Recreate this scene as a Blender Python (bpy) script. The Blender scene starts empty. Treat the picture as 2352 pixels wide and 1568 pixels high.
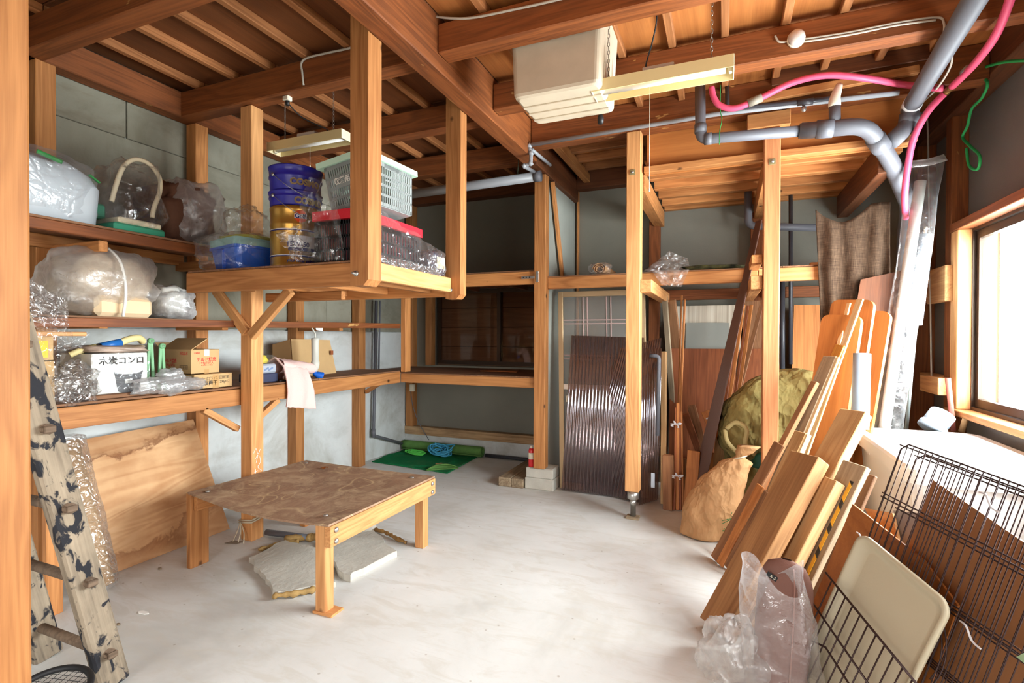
import bpy, math, random
from mathutils import Vector, Matrix, noise
V = Vector
scene = bpy.context.scene
C = scene.collection
random.seed(7)

# ---------------------------------------------------------------- camera, world, exposure
F_PX, YAW, PITCH, ROLL, CAM_H = 1182.7, -0.3934, -0.0084, 0.0034, 1.40
def cam_axes():
    cy, sy = math.cos(YAW), math.sin(YAW)
    f = V((sy * math.cos(PITCH), cy * math.cos(PITCH), math.sin(PITCH)))
    r = V((cy, -sy, 0)); u = r.cross(f)
    c, s = math.cos(ROLL), math.sin(ROLL)
    return r * c + u * s, u * c - r * s, f
R_, U_, F_ = cam_axes()
cam_data = bpy.data.cameras.new('camera')
cam_data.sensor_width = 36.0
cam_data.lens = F_PX / 2352 * 36.0
cam_data.clip_start = 0.05
cam = bpy.data.objects.new('camera', cam_data); C.objects.link(cam)
cam.matrix_world = Matrix(((R_.x, U_.x, -F_.x, 0), (R_.y, U_.y, -F_.y, 0), (R_.z, U_.z, -F_.z, CAM_H), (0, 0, 0, 1)))
scene.camera = cam

world = bpy.data.worlds.new('sky'); scene.world = world
world.use_nodes = True
bg = world.node_tree.nodes['Background']
bg.inputs[0].default_value = (1.0, 0.99, 0.975, 1)
bg.inputs[1].default_value = 4.3

def portal(name, loc, rot, sx, sy):
    d = bpy.data.lights.new(name, 'AREA'); d.shape = 'RECTANGLE'; d.size = sx; d.size_y = sy
    d.cycles.is_portal = True
    o = bpy.data.objects.new(name, d); C.objects.link(o); o.location = loc; o.rotation_euler = rot
    return o
portal('open_front_portal', (-1.35, -1.24, 1.0), (math.radians(90), 0, 0), 1.9, 1.98)        # faces +Y
portal('side_door_portal', (1.76, .65, 1.0), (math.radians(90), 0, math.radians(90)), 2.5, 1.98)   # faces -X
# daylight on the frosted window panes
wd_ = bpy.data.lights.new('window_daylight', 'AREA'); wd_.shape = 'RECTANGLE'; wd_.size = 2.48; wd_.size_y = 1.24
wd_.energy = 262.0; wd_.color = (.98, .99, 1.0)
wo_ = bpy.data.objects.new('window_daylight', wd_); C.objects.link(wo_); wo_.location = (1.715, 3.30, 1.535); wo_.rotation_euler = (math.radians(90), 0, math.radians(90))

scene.view_settings.view_transform = 'Standard'
scene.view_settings.look = 'None'
scene.view_settings.gamma = 1.0
scene.view_settings.use_curve_mapping = False
scene.view_settings.exposure = 0.85
scene.cycles.use_denoising = True
scene.cycles.adaptive_threshold = 0.12
scene.cycles.adaptive_min_samples = 16
scene.cycles.max_bounces = 7
scene.cycles.diffuse_bounces = 4
scene.cycles.transparent_max_bounces = 24
scene.cycles.sample_clamp_indirect = 6.0
scene.cycles.caustics_reflective = False
scene.cycles.caustics_refractive = False

# ---------------------------------------------------------------- helpers
def at(px, py, x=None, y=None, z=None):
    """point of the place that lies on the given world plane and is seen at this pixel"""
    d = R_ * ((px - 1176) / F_PX) - U_ * ((py - 784) / F_PX) + F_
    if z is not None: t = (z - CAM_H) / d.z
    elif x is not None: t = x / d.x
    else: t = y / d.y
    return V((0, 0, CAM_H)) + d * t

WM = {}
def link(o, parent=None, M=None):
    M = M or Matrix.Identity(4)
    C.objects.link(o)
    WM[o.name] = M
    if parent is not None:
        o.parent = parent
        o.matrix_basis = WM[parent.name].inverted() @ M
    else:
        o.matrix_basis = M
    return o
def tag(o, label=None, cat=None, group=None, kind=None):
    if label: o['label'] = label
    if cat: o['category'] = cat
    if group: o['group'] = group
    if kind: o['kind'] = kind
    return o
def empty(name, loc, label=None, cat=None, group=None, kind=None):
    o = bpy.data.objects.new(name, None); o.empty_display_size = 0.05
    link(o, None, Matrix.Translation(V(loc)))
    return tag(o, label, cat, group, kind)
def mk(name, verts, faces, mat, parent=None, M=None, smooth=False):
    me = bpy.data.meshes.new(name)
    me.from_pydata([tuple(v) for v in verts], [], faces); me.update()
    for m in (mat if isinstance(mat, (list, tuple)) else [mat]): me.materials.append(m)
    if smooth:
        me.polygons.foreach_set('use_smooth', [True] * len(me.polygons))
    o = bpy.data.objects.new(name, me)
    return link(o, parent, M)
def mkw(name, verts, faces, mat, parent=None, smooth=False, origin=None):
    """vertices in world coordinates; the origin goes to the lowest middle point"""
    vs = [V(v) for v in verts]
    if origin is None:
        n = len(vs); c = sum(vs, V()) / n
        origin = V((c.x, c.y, min(v.z for v in vs)))
    origin = V(origin)
    return mk(name, [v - origin for v in vs], faces, mat, parent, Matrix.Translation(origin), smooth)

def cbox(hx, hy, hz, c):
    """box with chamfered edges, half sizes, centred"""
    c = min(c, hx * .45, hy * .45, hz * .45)
    verts = []; idx = {}
    for sx in (-1, 1):
        for sy in (-1, 1):
            for sz in (-1, 1):
                for a in range(3):
                    p = [sx * (hx - c), sy * (hy - c), sz * (hz - c)]
                    p[a] = (sx * hx, sy * hy, sz * hz)[a]
                    idx[(sx, sy, sz, a)] = len(verts); verts.append(V(p))
    faces = []
    def add(ids):
        vs = [verts[i] for i in ids]; ctr = sum(vs, V()) / len(vs)
        n = (vs[1] - vs[0]).cross(vs[2] - vs[0])
        faces.append(ids if n.dot(ctr) > 0 else ids[::-1])
    for s in (-1, 1):
        add([idx[(s, a, b, 0)] for a, b in ((-1, -1), (1, -1), (1, 1), (-1, 1))])
        add([idx[(a, s, b, 1)] for a, b in ((-1, -1), (1, -1), (1, 1), (-1, 1))])
        add([idx[(a, b, s, 2)] for a, b in ((-1, -1), (1, -1), (1, 1), (-1, 1))])
    for a in (-1, 1):
        for b in (-1, 1):
            add([idx[(a, b, -1, 0)], idx[(a, b, 1, 0)], idx[(a, b, 1, 1)], idx[(a, b, -1, 1)]])
            add([idx[(a, -1, b, 0)], idx[(a, 1, b, 0)], idx[(a, 1, b, 2)], idx[(a, -1, b, 2)]])
            add([idx[(-1, a, b, 1)], idx[(1, a, b, 1)], idx[(1, a, b, 2)], idx[(-1, a, b, 2)]])
            for d in (-1, 1):
                add([idx[(a, b, d, 0)], idx[(a, b, d, 1)], idx[(a, b, d, 2)]])
    return verts, faces

def frame_matrix(origin, x, y, z):
    return Matrix(((x.x, y.x, z.x, origin.x), (x.y, y.y, z.y, origin.y), (x.z, y.z, z.z, origin.z), (0, 0, 0, 1)))
def board(name, p0, p1, w, t, wdir, mat, parent=None, c=0.003):
    """bar from p0 to p1 (centre line), w wide along wdir, t thick; local Z is the grain"""
    p0, p1 = V(p0), V(p1); z = (p1 - p0); L = z.length; z.normalize()
    x = V(wdir) - z * V(wdir).dot(z); x.normalize(); y = z.cross(x)
    vs, fs = cbox(w / 2, t / 2, L / 2, c)
    return mk(name, vs, fs, mat, parent, frame_matrix((p0 + p1) / 2, x, y, z))
def bar(name, x0, x1, y0, y1, z0, z1, mat, parent=None, c=0.004):
    """axis-aligned bar; the grain follows the longest side"""
    d = (abs(x1 - x0), abs(y1 - y0), abs(z1 - z0)); k = d.index(max(d))
    cx, cy, cz = (x0 + x1) / 2, (y0 + y1) / 2, (z0 + z1) / 2
    if k == 0: return board(name, (x0, cy, cz), (x1, cy, cz), d[2], d[1], (0, 0, 1), mat, parent, c)
    if k == 1: return board(name, (cx, y0, cz), (cx, y1, cz), d[0], d[2], (1, 0, 0), mat, parent, c)
    return board(name, (cx, cy, z0), (cx, cy, z1), d[0], d[1], (1, 0, 0), mat, parent, c)
def boxes_mesh(name, boxes, mat, parent=None):
    vs, fs = [], []
    for (x0, x1, y0, y1, z0, z1) in boxes:
        b = len(vs)
        vs += [V((x, y, z)) for x in (x0, x1) for y in (y0, y1) for z in (z0, z1)]
        fs += [[b + i for i in f] for f in ((0, 1, 3, 2), (4, 6, 7, 5), (0, 4, 5, 1), (2, 3, 7, 6), (0, 2, 6, 4), (1, 5, 7, 3))]
    return mkw(name, vs, fs, mat, parent)
def spline(pts, k=6, closed=False):
    pts = [V(p) for p in pts]; n = len(pts); out = []
    if n < 3: return pts
    rng = range(n) if closed else range(n - 1)
    for i in rng:
        if closed: p0, p1, p2, p3 = pts[(i - 1) % n], pts[i], pts[(i + 1) % n], pts[(i + 2) % n]
        else: p0, p1, p2, p3 = pts[max(i - 1, 0)], pts[i], pts[i + 1], pts[min(i + 2, n - 1)]
        for j in range(k):
            t = j / k
            out.append(0.5 * ((2 * p1) + (p2 - p0) * t + (2 * p0 - 5 * p1 + 4 * p2 - p3) * t * t + (3 * p1 - p0 - 3 * p2 + p3) * t ** 3))
    if not closed: out.append(pts[-1])
    return out
def tube_geo(pts, r, n=8, closed=False, caps=True, base=0):
    pts = [V(p) for p in pts]; m = len(pts); vs, fs = [], []
    rs = r if isinstance(r, (list, tuple)) else [r] * m
    up = None
    for i in range(m):
        a = pts[(i - 1) % m] if (closed or i > 0) else pts[i]
        b = pts[(i + 1) % m] if (closed or i < m - 1) else pts[i]
        t = (b - a)
        if t.length < 1e-9: t = V((0, 0, 1))
        t.normalize()
        if up is None: up = V((0, 0, 1)) if abs(t.z) < .9 else V((1, 0, 0))
        x = up - t * up.dot(t)
        if x.length < 1e-6: x = V((1, 0, 0)) - t * t.x
        x.normalize(); up = x; y = t.cross(x)
        for k in range(n):
            an = 2 * math.pi * k / n
            vs.append(pts[i] + (x * math.cos(an) + y * math.sin(an)) * rs[i])
    seg = m if closed else m - 1
    for i in range(seg):
        for k in range(n):
            a = i * n + k; b = i * n + (k + 1) % n; c = ((i + 1) % m) * n + (k + 1) % n; d = ((i + 1) % m) * n + k
            fs.append([base + a, base + b, base + c, base + d])
    if caps and not closed:
        fs.append([base + k for k in range(n)][::-1]); fs.append([base + (m - 1) * n + k for k in range(n)])
    return vs, fs
def tube(name, pts, r, mat, parent=None, n=8, closed=False, caps=True):
    vs, fs = tube_geo(pts, r, n, closed, caps)
    return mkw(name, vs, fs, mat, parent, smooth=True)
def tubes(name, paths, r, mat, parent=None, n=6):
    vs, fs = [], []
    for p in paths:
        a, b = tube_geo(p, r, n, base=len(vs)); vs += a; fs += b
    return mkw(name, vs, fs, mat, parent, smooth=True)
def lathe(name, prof, M, mat, parent=None, n=28, smooth=True):
    vs, fs = [], []
    for r, z in prof:
        for k in range(n):
            a = 2 * math.pi * k / n; vs.append(V((r * math.cos(a), r * math.sin(a), z)))
    for i in range(len(prof) - 1):
        for k in range(n):
            fs.append([i * n + k, i * n + (k + 1) % n, (i + 1) * n + (k + 1) % n, (i + 1) * n + k])
    if prof[0][0] > 1e-4: fs.append([k for k in range(n)][::-1])
    if prof[-1][0] > 1e-4: fs.append([(len(prof) - 1) * n + k for k in range(n)])
    return mk(name, vs, fs, mat, parent, M, smooth)
def plate(name, poly, t, M, mat, parent=None, bev=0.0):
    """polygon (2-D, counter-clockwise) extruded by t along local Z"""
    n = len(poly)
    cx = sum(p[0] for p in poly) / n; cy = sum(p[1] for p in poly) / n
    rings = [(0, 0), (t, 0)] if bev <= 0 else [(0, bev), (bev, 0), (t - bev, 0), (t, bev)]
    vs, fs = [], []
    for z, ins in rings:
        for p in poly:
            d = math.hypot(p[0] - cx, p[1] - cy) or 1
            k = 1 - ins / d
            vs.append(V((cx + (p[0] - cx) * k, cy + (p[1] - cy) * k, z)))
    for i in range(len(rings) - 1):
        for k in range(n): fs.append([i * n + k, i * n + (k + 1) % n, (i + 1) * n + (k + 1) % n, (i + 1) * n + k])
    fs.append([k for k in range(n)][::-1]); fs.append([(len(rings) - 1) * n + k for k in range(n)])
    return mk(name, vs, fs, mat, parent, M)
def grid(name, nu, nv, f, mat, parent=None, smooth=True, thick=0.0, closed_u=False):
    vs = [V(f(i / (nu if closed_u else nu - 1), j / (nv - 1))) for j in range(nv) for i in range(nu)]
    fs = []
    for j in range(nv - 1):
        for i in range(nu if closed_u else nu - 1):
            fs.append([j * nu + i, j * nu + (i + 1) % nu, (j + 1) * nu + (i + 1) % nu, (j + 1) * nu + i])
    o = mkw(name, vs, fs, mat, parent, smooth)
    if thick:
        md = o.modifiers.new('thickness', 'SOLIDIFY'); md.thickness = thick; md.offset = 0
    return o
def rrect(w, h, r, n=4):
    out = []
    for cx, cy, a0 in ((w / 2 - r, h / 2 - r, 0), (-w / 2 + r, h / 2 - r, 90), (-w / 2 + r, -h / 2 + r, 180), (w / 2 - r, -h / 2 + r, 270)):
        for k in range(n + 1):
            a = math.radians(a0 + 90 * k / n); out.append((cx + r * math.cos(a), cy + r * math.sin(a)))
    return out
def fbm(p, oct=3):
    s, a = 0, 1
    for k in range(oct):
        s += noise.noise(p) * a; p = p * 2.03 + V((3.1, 1.7, 5.3)); a *= .5
    return s
def plane_matrix(o, xdir, ydir):
    x = V(xdir).normalized(); y = V(ydir) - x * V(ydir).dot(x); y.normalize(); z = x.cross(y)
    return frame_matrix(V(o), x, y, z)
def text(name, body, size, M, mat, parent=None, align='CENTER', bold=0.0, sx=1.0):
    cu = bpy.data.curves.new(name, 'FONT'); cu.body = body; cu.size = size
    cu.align_x = align; cu.align_y = 'CENTER'; cu.offset = bold; cu.extrude = 0.0004; cu.resolution_u = 3
    o = bpy.data.objects.new(name, cu); C.objects.link(o)
    bpy.context.view_layer.update()
    me = bpy.data.meshes.new_from_object(o.evaluated_get(bpy.context.evaluated_depsgraph_get()))
    bpy.data.objects.remove(o); bpy.data.curves.remove(cu)
    me.materials.clear(); me.materials.append(mat)
    if sx != 1.0: me.transform(Matrix.Diagonal((sx, 1, 1, 1)))
    t = bpy.data.objects.new(name, me)
    return link(t, parent, M)

# ---------------------------------------------------------------- materials
MATS = {}
def srgb(r, g, b):
    f = lambda c: (c / 255 / 12.92) if c / 255 <= 0.04045 else ((c / 255 + 0.055) / 1.055) ** 2.4
    return (f(r), f(g), f(b), 1.0)
class NT:
    def __init__(s, name):
        s.m = bpy.data.materials.new(name); s.m.use_nodes = True; s.t = s.m.node_tree
        s.b = s.t.nodes['Principled BSDF']; s.out = s.t.nodes['Material Output']
        s.tc = s.t.nodes.new('ShaderNodeTexCoord')
        MATS[name] = s.m
    def n(s, ty, **kw):
        nd = s.t.nodes.new(ty)
        for k, v in kw.items():
            if k in ('operation', 'blend_type', 'data_type', 'feature', 'noise_dimensions', 'wave_type', 'bands_direction', 'distance', 'invert'): setattr(nd, k, v)
            else: nd.inputs[k.replace('_', ' ')].default_value = v
        return nd
    def l(s, a, b): s.t.links.new(a, b)
    def math(s, op, a, b=None, c=None):
        nd = s.t.nodes.new('ShaderNodeMath'); nd.operation = op
        for i, v in enumerate((a, b, c)):
            if v is None: continue
            if isinstance(v, (int, float)): nd.inputs[i].default_value = v
            else: s.l(v, nd.inputs[i])
        return nd.outputs[0]
    def mapping(s, scale=(1, 1, 1), rnd=True, coord='Object', rot=(0, 0, 0)):
        mp = s.t.nodes.new('ShaderNodeMapping'); mp.inputs['Scale'].default_value = scale; mp.inputs['Rotation'].default_value = rot
        src = s.tc.outputs[coord]
        if rnd:
            oi = s.t.nodes.new('ShaderNodeObjectInfo')
            va = s.t.nodes.new('ShaderNodeVectorMath'); va.operation = 'ADD'
            mu = s.t.nodes.new('ShaderNodeMath'); mu.operation = 'MULTIPLY'; mu.inputs[1].default_value = 23.0
            s.l(oi.outputs['Random'], mu.inputs[0])
            cmb = s.t.nodes.new('ShaderNodeCombineXYZ')
            for i in range(3): s.l(mu.outputs[0], cmb.inputs[i])
            s.l(src, va.inputs[0]); s.l(cmb.outputs[0], va.inputs[1]); src = va.outputs[0]
        s.l(src, mp.inputs['Vector']); return mp.outputs[0]
    def noise(s, vec, scale, detail=4, rough=.55, dist=0.0):
        nd = s.n('ShaderNodeTexNoise', Scale=scale, Detail=detail, Roughness=rough, Distortion=dist)
        s.l(vec, nd.inputs['Vector']); return nd.outputs['Fac']
    def ramp(s, fac, stops):
        nd = s.t.nodes.new('ShaderNodeValToRGB'); e = nd.color_ramp.elements
        while len(e) < len(stops): e.new(.5)
        for el, (p, c) in zip(e, stops):
            el.position = p; el.color = c if len(c) == 4 else (*c, 1)
        s.l(fac, nd.inputs[0]); return nd.outputs[0]
    def mix(s, fac, a, b, mode='MIX'):
        nd = s.t.nodes.new('ShaderNodeMix'); nd.data_type = 'RGBA'; nd.blend_type = mode
        for i, v in ((0, fac), (6, a), (7, b)):
            if isinstance(v, (int, float)): nd.inputs[i].default_value = v
            elif isinstance(v, tuple): nd.inputs[i].default_value = v
            else: s.l(v, nd.inputs[i])
        return nd.outputs[2]
    def bump(s, h, strength=.3, dist=.01):
        nd = s.n('ShaderNodeBump', Strength=strength, Distance=dist); s.l(h, nd.inputs['Height']); s.l(nd.outputs[0], s.b.inputs['Normal']); return nd.outputs[0]
    def col(s, c):
        if isinstance(c, tuple): s.b.inputs['Base Color'].default_value = c
        else: s.l(c, s.b.inputs['Base Color'])
        return s
    def p(s, **kw):
        for k, v in kw.items(): s.b.inputs[k.replace('_', ' ')].default_value = v
        return s
def scale_c(c, k): return (min(c[0] * k, 1), min(c[1] * k, 1), min(c[2] * k, 1), 1)

def wood(name, light, dark, knots=True, rough=.6, figure=1.0, var=.22, dirt=0.0, spec=.3, fleck=0.0):
    s = NT(name)
    st = s.mapping((1, 1, .07))
    n1 = s.noise(st, 9 * figure, 3, .5, .6)
    rings = s.math('SINE', s.math('MULTIPLY', n1, 46.0))
    rings = s.math('MULTIPLY_ADD', rings, .5, .5)
    fib = s.noise(s.mapping((1, 1, .03)), 130, 3, .6)
    big = s.noise(s.mapping((1, 1, .4)), 2.2, 3, .5)
    f = s.math('ADD', s.math('MULTIPLY', rings, .20), s.math('ADD', s.math('MULTIPLY', fib, .46), s.math('MULTIPLY', big, .5)))
    c = s.ramp(f, [(.30, dark), (.56, tuple(.45 * a + .55 * b for a, b in zip(dark, light))), (.80, light)])
    if knots:
        vo = s.n('ShaderNodeTexVoronoi', Scale=3.3); s.l(s.mapping((1, 1, .75)), vo.inputs['Vector'])
        k = s.ramp(vo.outputs['Distance'], [(.03, (1, 1, 1)), (.065, (0, 0, 0))])
        c = s.mix(k, c, scale_c(dark, .22))
    oi = s.t.nodes.new('ShaderNodeObjectInfo')
    hs = s.t.nodes.new('ShaderNodeHueSaturation'); s.l(c, hs.inputs['Color'])
    s.l(s.math('MULTIPLY_ADD', oi.outputs['Random'], var * 2, 1 - var), hs.inputs['Value'])
    c = hs.outputs[0]
    if dirt:
        dn = s.noise(s.mapping((1, 1, .5)), 4.0, 5, .65)
        dk = s.ramp(dn, [(.46, (0, 0, 0)), (.7, (1, 1, 1))])
        c = s.mix(s.math('MULTIPLY', dk, dirt), c, srgb(88, 66, 48))
    if fleck:
        fn = s.noise(s.mapping((1, 1, .35)), 11.0, 3, .6)
        c = s.mix(s.math('MULTIPLY', s.ramp(fn, [(.70, (0, 0, 0)), (.72, (1, 1, 1))]), fleck), c, srgb(206, 160, 96))
    s.col(c).p(Roughness=rough, Specular_IOR_Level=spec)
    s.bump(f, .18, .004)
    return s.m
def plain(name, c, rough=.5, metal=0.0, spec=.4, var=0.0, bump=0.0, bscale=40, mottle=0.0, mscale=3.0):
    s = NT(name); col = c
    if mottle:
        nz = s.noise(s.mapping((1, 1, 1)), mscale, 5, .6)
        col = s.ramp(nz, [(.3, scale_c(c, 1 - mottle)), (.7, scale_c(c, 1 + mottle * .5))])
    if var:
        oi = s.t.nodes.new('ShaderNodeObjectInfo'); hs = s.t.nodes.new('ShaderNodeHueSaturation')
        if isinstance(col, tuple): hs.inputs['Color'].default_value = col
        else: s.l(col, hs.inputs['Color'])
        s.l(s.math('MULTIPLY_ADD', oi.outputs['Random'], var * 2, 1 - var), hs.inputs['Value']); col = hs.outputs[0]
    s.col(col).p(Roughness=rough, Metallic=metal, Specular_IOR_Level=spec)
    if bump: s.bump(s.noise(s.mapping((1, 1, 1)), bscale, 4, .6), bump, .01)
    return s.m
def clear_film(name, tint=(1, 1, 1, 1), base=.10, edge=.55, milk=.35, rough=.12, crinkle=1.0, scale=26):
    """clear crinkled plastic film: mostly see-through, glossy creases, a little milky"""
    s = NT(name)
    vec = s.mapping((1, 1, 1))
    vo = s.n('ShaderNodeTexVoronoi', Scale=scale, feature='DISTANCE_TO_EDGE'); 
    dn = s.n('ShaderNodeTexNoise', Scale=5.0, Detail=3)
    s.l(vec, dn.inputs['Vector'])
    va = s.t.nodes.new('ShaderNodeVectorMath'); va.operation = 'MULTIPLY_ADD'
    s.l(dn.outputs['Color'], va.inputs[0]); va.inputs[1].default_value = (.35, .35, .35); s.l(vec, va.inputs[2])
    s.l(va.outputs[0], vo.inputs['Vector'])
    crease = s.ramp(vo.outputs['Distance'], [(0.0, (1, 1, 1)), (.12, (0, 0, 0))])
    nz = s.noise(vec, 14, 4, .6)
    h = s.math('ADD', s.math('MULTIPLY', vo.outputs['Distance'], 1.2), nz)
    bp = s.n('ShaderNodeBump', Strength=.75 * crinkle, Distance=.02); s.l(h, bp.inputs['Height'])
    gl = s.n('ShaderNodeBsdfGlossy', Roughness=rough); s.l(bp.outputs[0], gl.inputs['Normal']); gl.inputs['Color'].default_value = (1, 1, 1, 1)
    df = s.n('ShaderNodeBsdfDiffuse'); df.inputs['Color'].default_value = scale_c(tint, .9); s.l(bp.outputs[0], df.inputs['Normal'])
    tl = s.n('ShaderNodeBsdfTranslucent'); tl.inputs['Color'].default_value = scale_c(tint, .9)
    m0 = s.t.nodes.new('ShaderNodeMixShader'); m0.inputs[0].default_value = .5; s.l(df.outputs[0], m0.inputs[1]); s.l(tl.outputs[0], m0.inputs[2])
    m1 = s.t.nodes.new('ShaderNodeMixShader'); m1.inputs[0].default_value = milk; s.l(gl.outputs[0], m1.inputs[1]); s.l(m0.outputs[0], m1.inputs[2])
    tr = s.t.nodes.new('ShaderNodeBsdfTransparent'); tr.inputs['Color'].default_value = (.97, .97, .97, 1)
    lw = s.n('ShaderNodeLayerWeight', Blend=.35); s.l(bp.outputs[0], lw.inputs['Normal'])
    fac = s.math('ADD', s.math('MULTIPLY', lw.outputs['Facing'], edge), s.math('MULTIPLY_ADD', crease, .16 * crinkle, base))
    fac = s.math('MINIMUM', fac, .96)
    m2 = s.t.nodes.new('ShaderNodeMixShader'); s.l(fac, m2.inputs[0]); s.l(tr.outputs[0], m2.inputs[1]); s.l(m1.outputs[0], m2.inputs[2])
    s.l(m2.outputs[0], s.out.inputs['Surface'])
    return s.m

def crumple(name, c, scale=9.0, strength=.8, mott=.2, rough=.8):
    s = NT(name); v = s.mapping((1, 1, .6), False)
    dn = s.n('ShaderNodeTexNoise', Scale=6.0, Detail=3); s.l(v, dn.inputs['Vector'])
    va = s.t.nodes.new('ShaderNodeVectorMath'); va.operation = 'MULTIPLY_ADD'; s.l(dn.outputs['Color'], va.inputs[0]); va.inputs[1].default_value = (.25, .25, .25); s.l(v, va.inputs[2])
    vo = s.n('ShaderNodeTexVoronoi', Scale=scale); s.l(va.outputs[0], vo.inputs['Vector'])
    vo2 = s.n('ShaderNodeTexVoronoi', Scale=scale * 2.6); s.l(va.outputs[0], vo2.inputs['Vector'])
    h = s.math('ADD', vo.outputs['Distance'], s.math('MULTIPLY', vo2.outputs['Distance'], .45))
    nz = s.noise(v, 3.5, 5, .6)
    s.col(s.ramp(nz, [(.3, scale_c(c, 1 - mott)), (.7, scale_c(c, 1 + mott * .5))])).p(Roughness=rough, Specular_IOR_Level=.25)
    s.bump(h, strength, .05); return s.m

CEDAR = wood('cedar_post', srgb(200, 138, 82), srgb(148, 90, 46))
CEDAR_L = wood('cedar_light', srgb(216, 160, 104), srgb(170, 112, 64))
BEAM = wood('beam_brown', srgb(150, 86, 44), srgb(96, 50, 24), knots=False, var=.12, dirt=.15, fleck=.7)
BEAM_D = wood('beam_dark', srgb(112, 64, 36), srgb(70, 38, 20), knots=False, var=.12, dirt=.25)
JOIST = wood('joist_wood', srgb(170, 112, 68), srgb(120, 72, 38), knots=False, var=.16)
DECK = wood('shelf_deck', srgb(150, 108, 78), srgb(104, 68, 44), knots=False, var=.10, dirt=.4, rough=.75)
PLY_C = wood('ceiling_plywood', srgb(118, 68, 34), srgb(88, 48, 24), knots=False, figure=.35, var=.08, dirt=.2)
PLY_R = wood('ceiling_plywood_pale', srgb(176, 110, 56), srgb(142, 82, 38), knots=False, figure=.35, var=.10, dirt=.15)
PLY_O = wood('fascia_plywood', srgb(186, 118, 60), srgb(156, 92, 42), knots=False, figure=.35, var=.05)
OLDWOOD = wood('weathered_wood', srgb(172, 152, 124), srgb(112, 94, 74), knots=False, dirt=.5, rough=.8)
SILLWOOD = wood('sill_wood', srgb(190, 158, 120), srgb(130, 98, 66), knots=False, dirt=.5, rough=.8)

def concrete_floor():
    s = NT('concrete_floor')
    v = s.mapping((1, 1, 1), False)
    a = s.noise(v, 1.1, 6, .62, .4); b = s.noise(v, 5.5, 6, .7); sw = s.noise(s.mapping((1, 3.2, 1), False, rot=(0, 0, .5)), 3.0, 5, .7, 1.0)
    c = s.ramp(a, [(.28, srgb(186, 184, 177)), (.45, srgb(212, 212, 208)), (.72, srgb(226, 227, 225))])
    c = s.mix(s.ramp(sw, [(.38, (.55, .55, .55)), (.52, (0, 0, 0))]), c, srgb(200, 196, 186))
    c = s.mix(s.ramp(b, [(.62, (0, 0, 0)), (.75, (.4, .4, .4))]), c, srgb(222, 218, 208))
    vo = s.n('ShaderNodeTexVoronoi', Scale=9.0); s.l(v, vo.inputs['Vector'])
    c = s.mix(s.ramp(vo.outputs['Distance'], [(.035, (.5, .5, .5)), (.07, (0, 0, 0))]), c, srgb(140, 124, 104))
    s.col(c).p(Roughness=.62, Specular_IOR_Level=.35)
    s.bump(s.math('ADD', b, sw), .12, .01)
    return s.m
FLOOR = concrete_floor()
def concrete_wall(name='concrete_wall', k=1.0, stain=.7):
    s = NT(name)
    K = lambda r, g, b: srgb(r * k, g * k * (1 - (1 - k) * .12), b * k * (1 - (1 - k) * .45))
    v = s.mapping((1, 1, 1), True)
    a = s.noise(v, 1.3, 6, .65, .5); b = s.noise(v, 10, 5, .7)
    c = s.ramp(a, [(.3, K(164, 162, 152)), (.5, K(204, 207, 205)), (.7, K(218, 222, 221))])
    c = s.mix(s.ramp(s.noise(s.mapping((1, 1, .35)), 2.6, 6, .7), [(.56, (0, 0, 0)), (.72, (stain, stain, stain))]), c, srgb(122, 112, 94))
    c = s.mix(s.ramp(b, [(.64, (0, 0, 0)), (.8, (.35, .35, .35))]), c, srgb(96, 92, 82))
    s.col(c).p(Roughness=.8, Specular_IOR_Level=.2); s.bump(s.math('ADD', a, b), .25, .01)
    return s.m
CONC = concrete_wall()
CONC_U = concrete_wall('concrete_wall_stained', .70, .95)
CONC_L = concrete_wall('concrete_wall_clean', 1.0, .25)
def plaster(name, c, k=.12):
    s = NT(name); v = s.mapping((1, 1, 1), False)
    a = s.noise(v, 1.0, 5, .6); b = s.noise(v, 160, 3, .6)
    col = s.ramp(a, [(.3, scale_c(c, 1 - k)), (.7, scale_c(c, 1 + k))])
    s.col(s.mix(s.math('MULTIPLY', b, .25), col, scale_c(c, .6))).p(Roughness=.9, Specular_IOR_Level=.15)
    s.bump(b, .35, .004)
    return s.m
PLASTER = plaster('plaster_back', srgb(132, 129, 118))
PLASTER_R = plaster('plaster_right', srgb(120, 114, 107))
PLASTER_P = plaster('plaster_partition', srgb(168, 170, 160))
DARKVOID = plain('dark_underlay', srgb(40, 28, 20), .9)
BRONZE = plain('bronze_aluminium', srgb(70, 56, 46), .38, .6)
BRONZE_L = plain('bronze_aluminium_light', srgb(176, 148, 112), .35, .5)
STEEL = plain('zinc_steel', srgb(190, 190, 186), .32, .9)
BLACK = plain('black_matt', srgb(24, 24, 26), .55)
def glass_pane(name, tint, base=.06):
    s = NT(name)
    tr = s.t.nodes.new('ShaderNodeBsdfTransparent'); tr.inputs['Color'].default_value = tint
    gl = s.n('ShaderNodeBsdfGlossy', Roughness=.03)
    lw = s.n('ShaderNodeLayerWeight', Blend=.5)
    mx = s.t.nodes.new('ShaderNodeMixShader'); s.l(s.math('MULTIPLY_ADD', s.math('POWER', lw.outputs['Facing'], 4.0), .7, base), mx.inputs[0])
    s.l(tr.outputs[0], mx.inputs[1]); s.l(gl.outputs[0], mx.inputs[2]); s.l(mx.outputs[0], s.out.inputs['Surface'])
    return s.m
GLASS = glass_pane('window_glass', (.93, .97, .98, 1))

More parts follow.
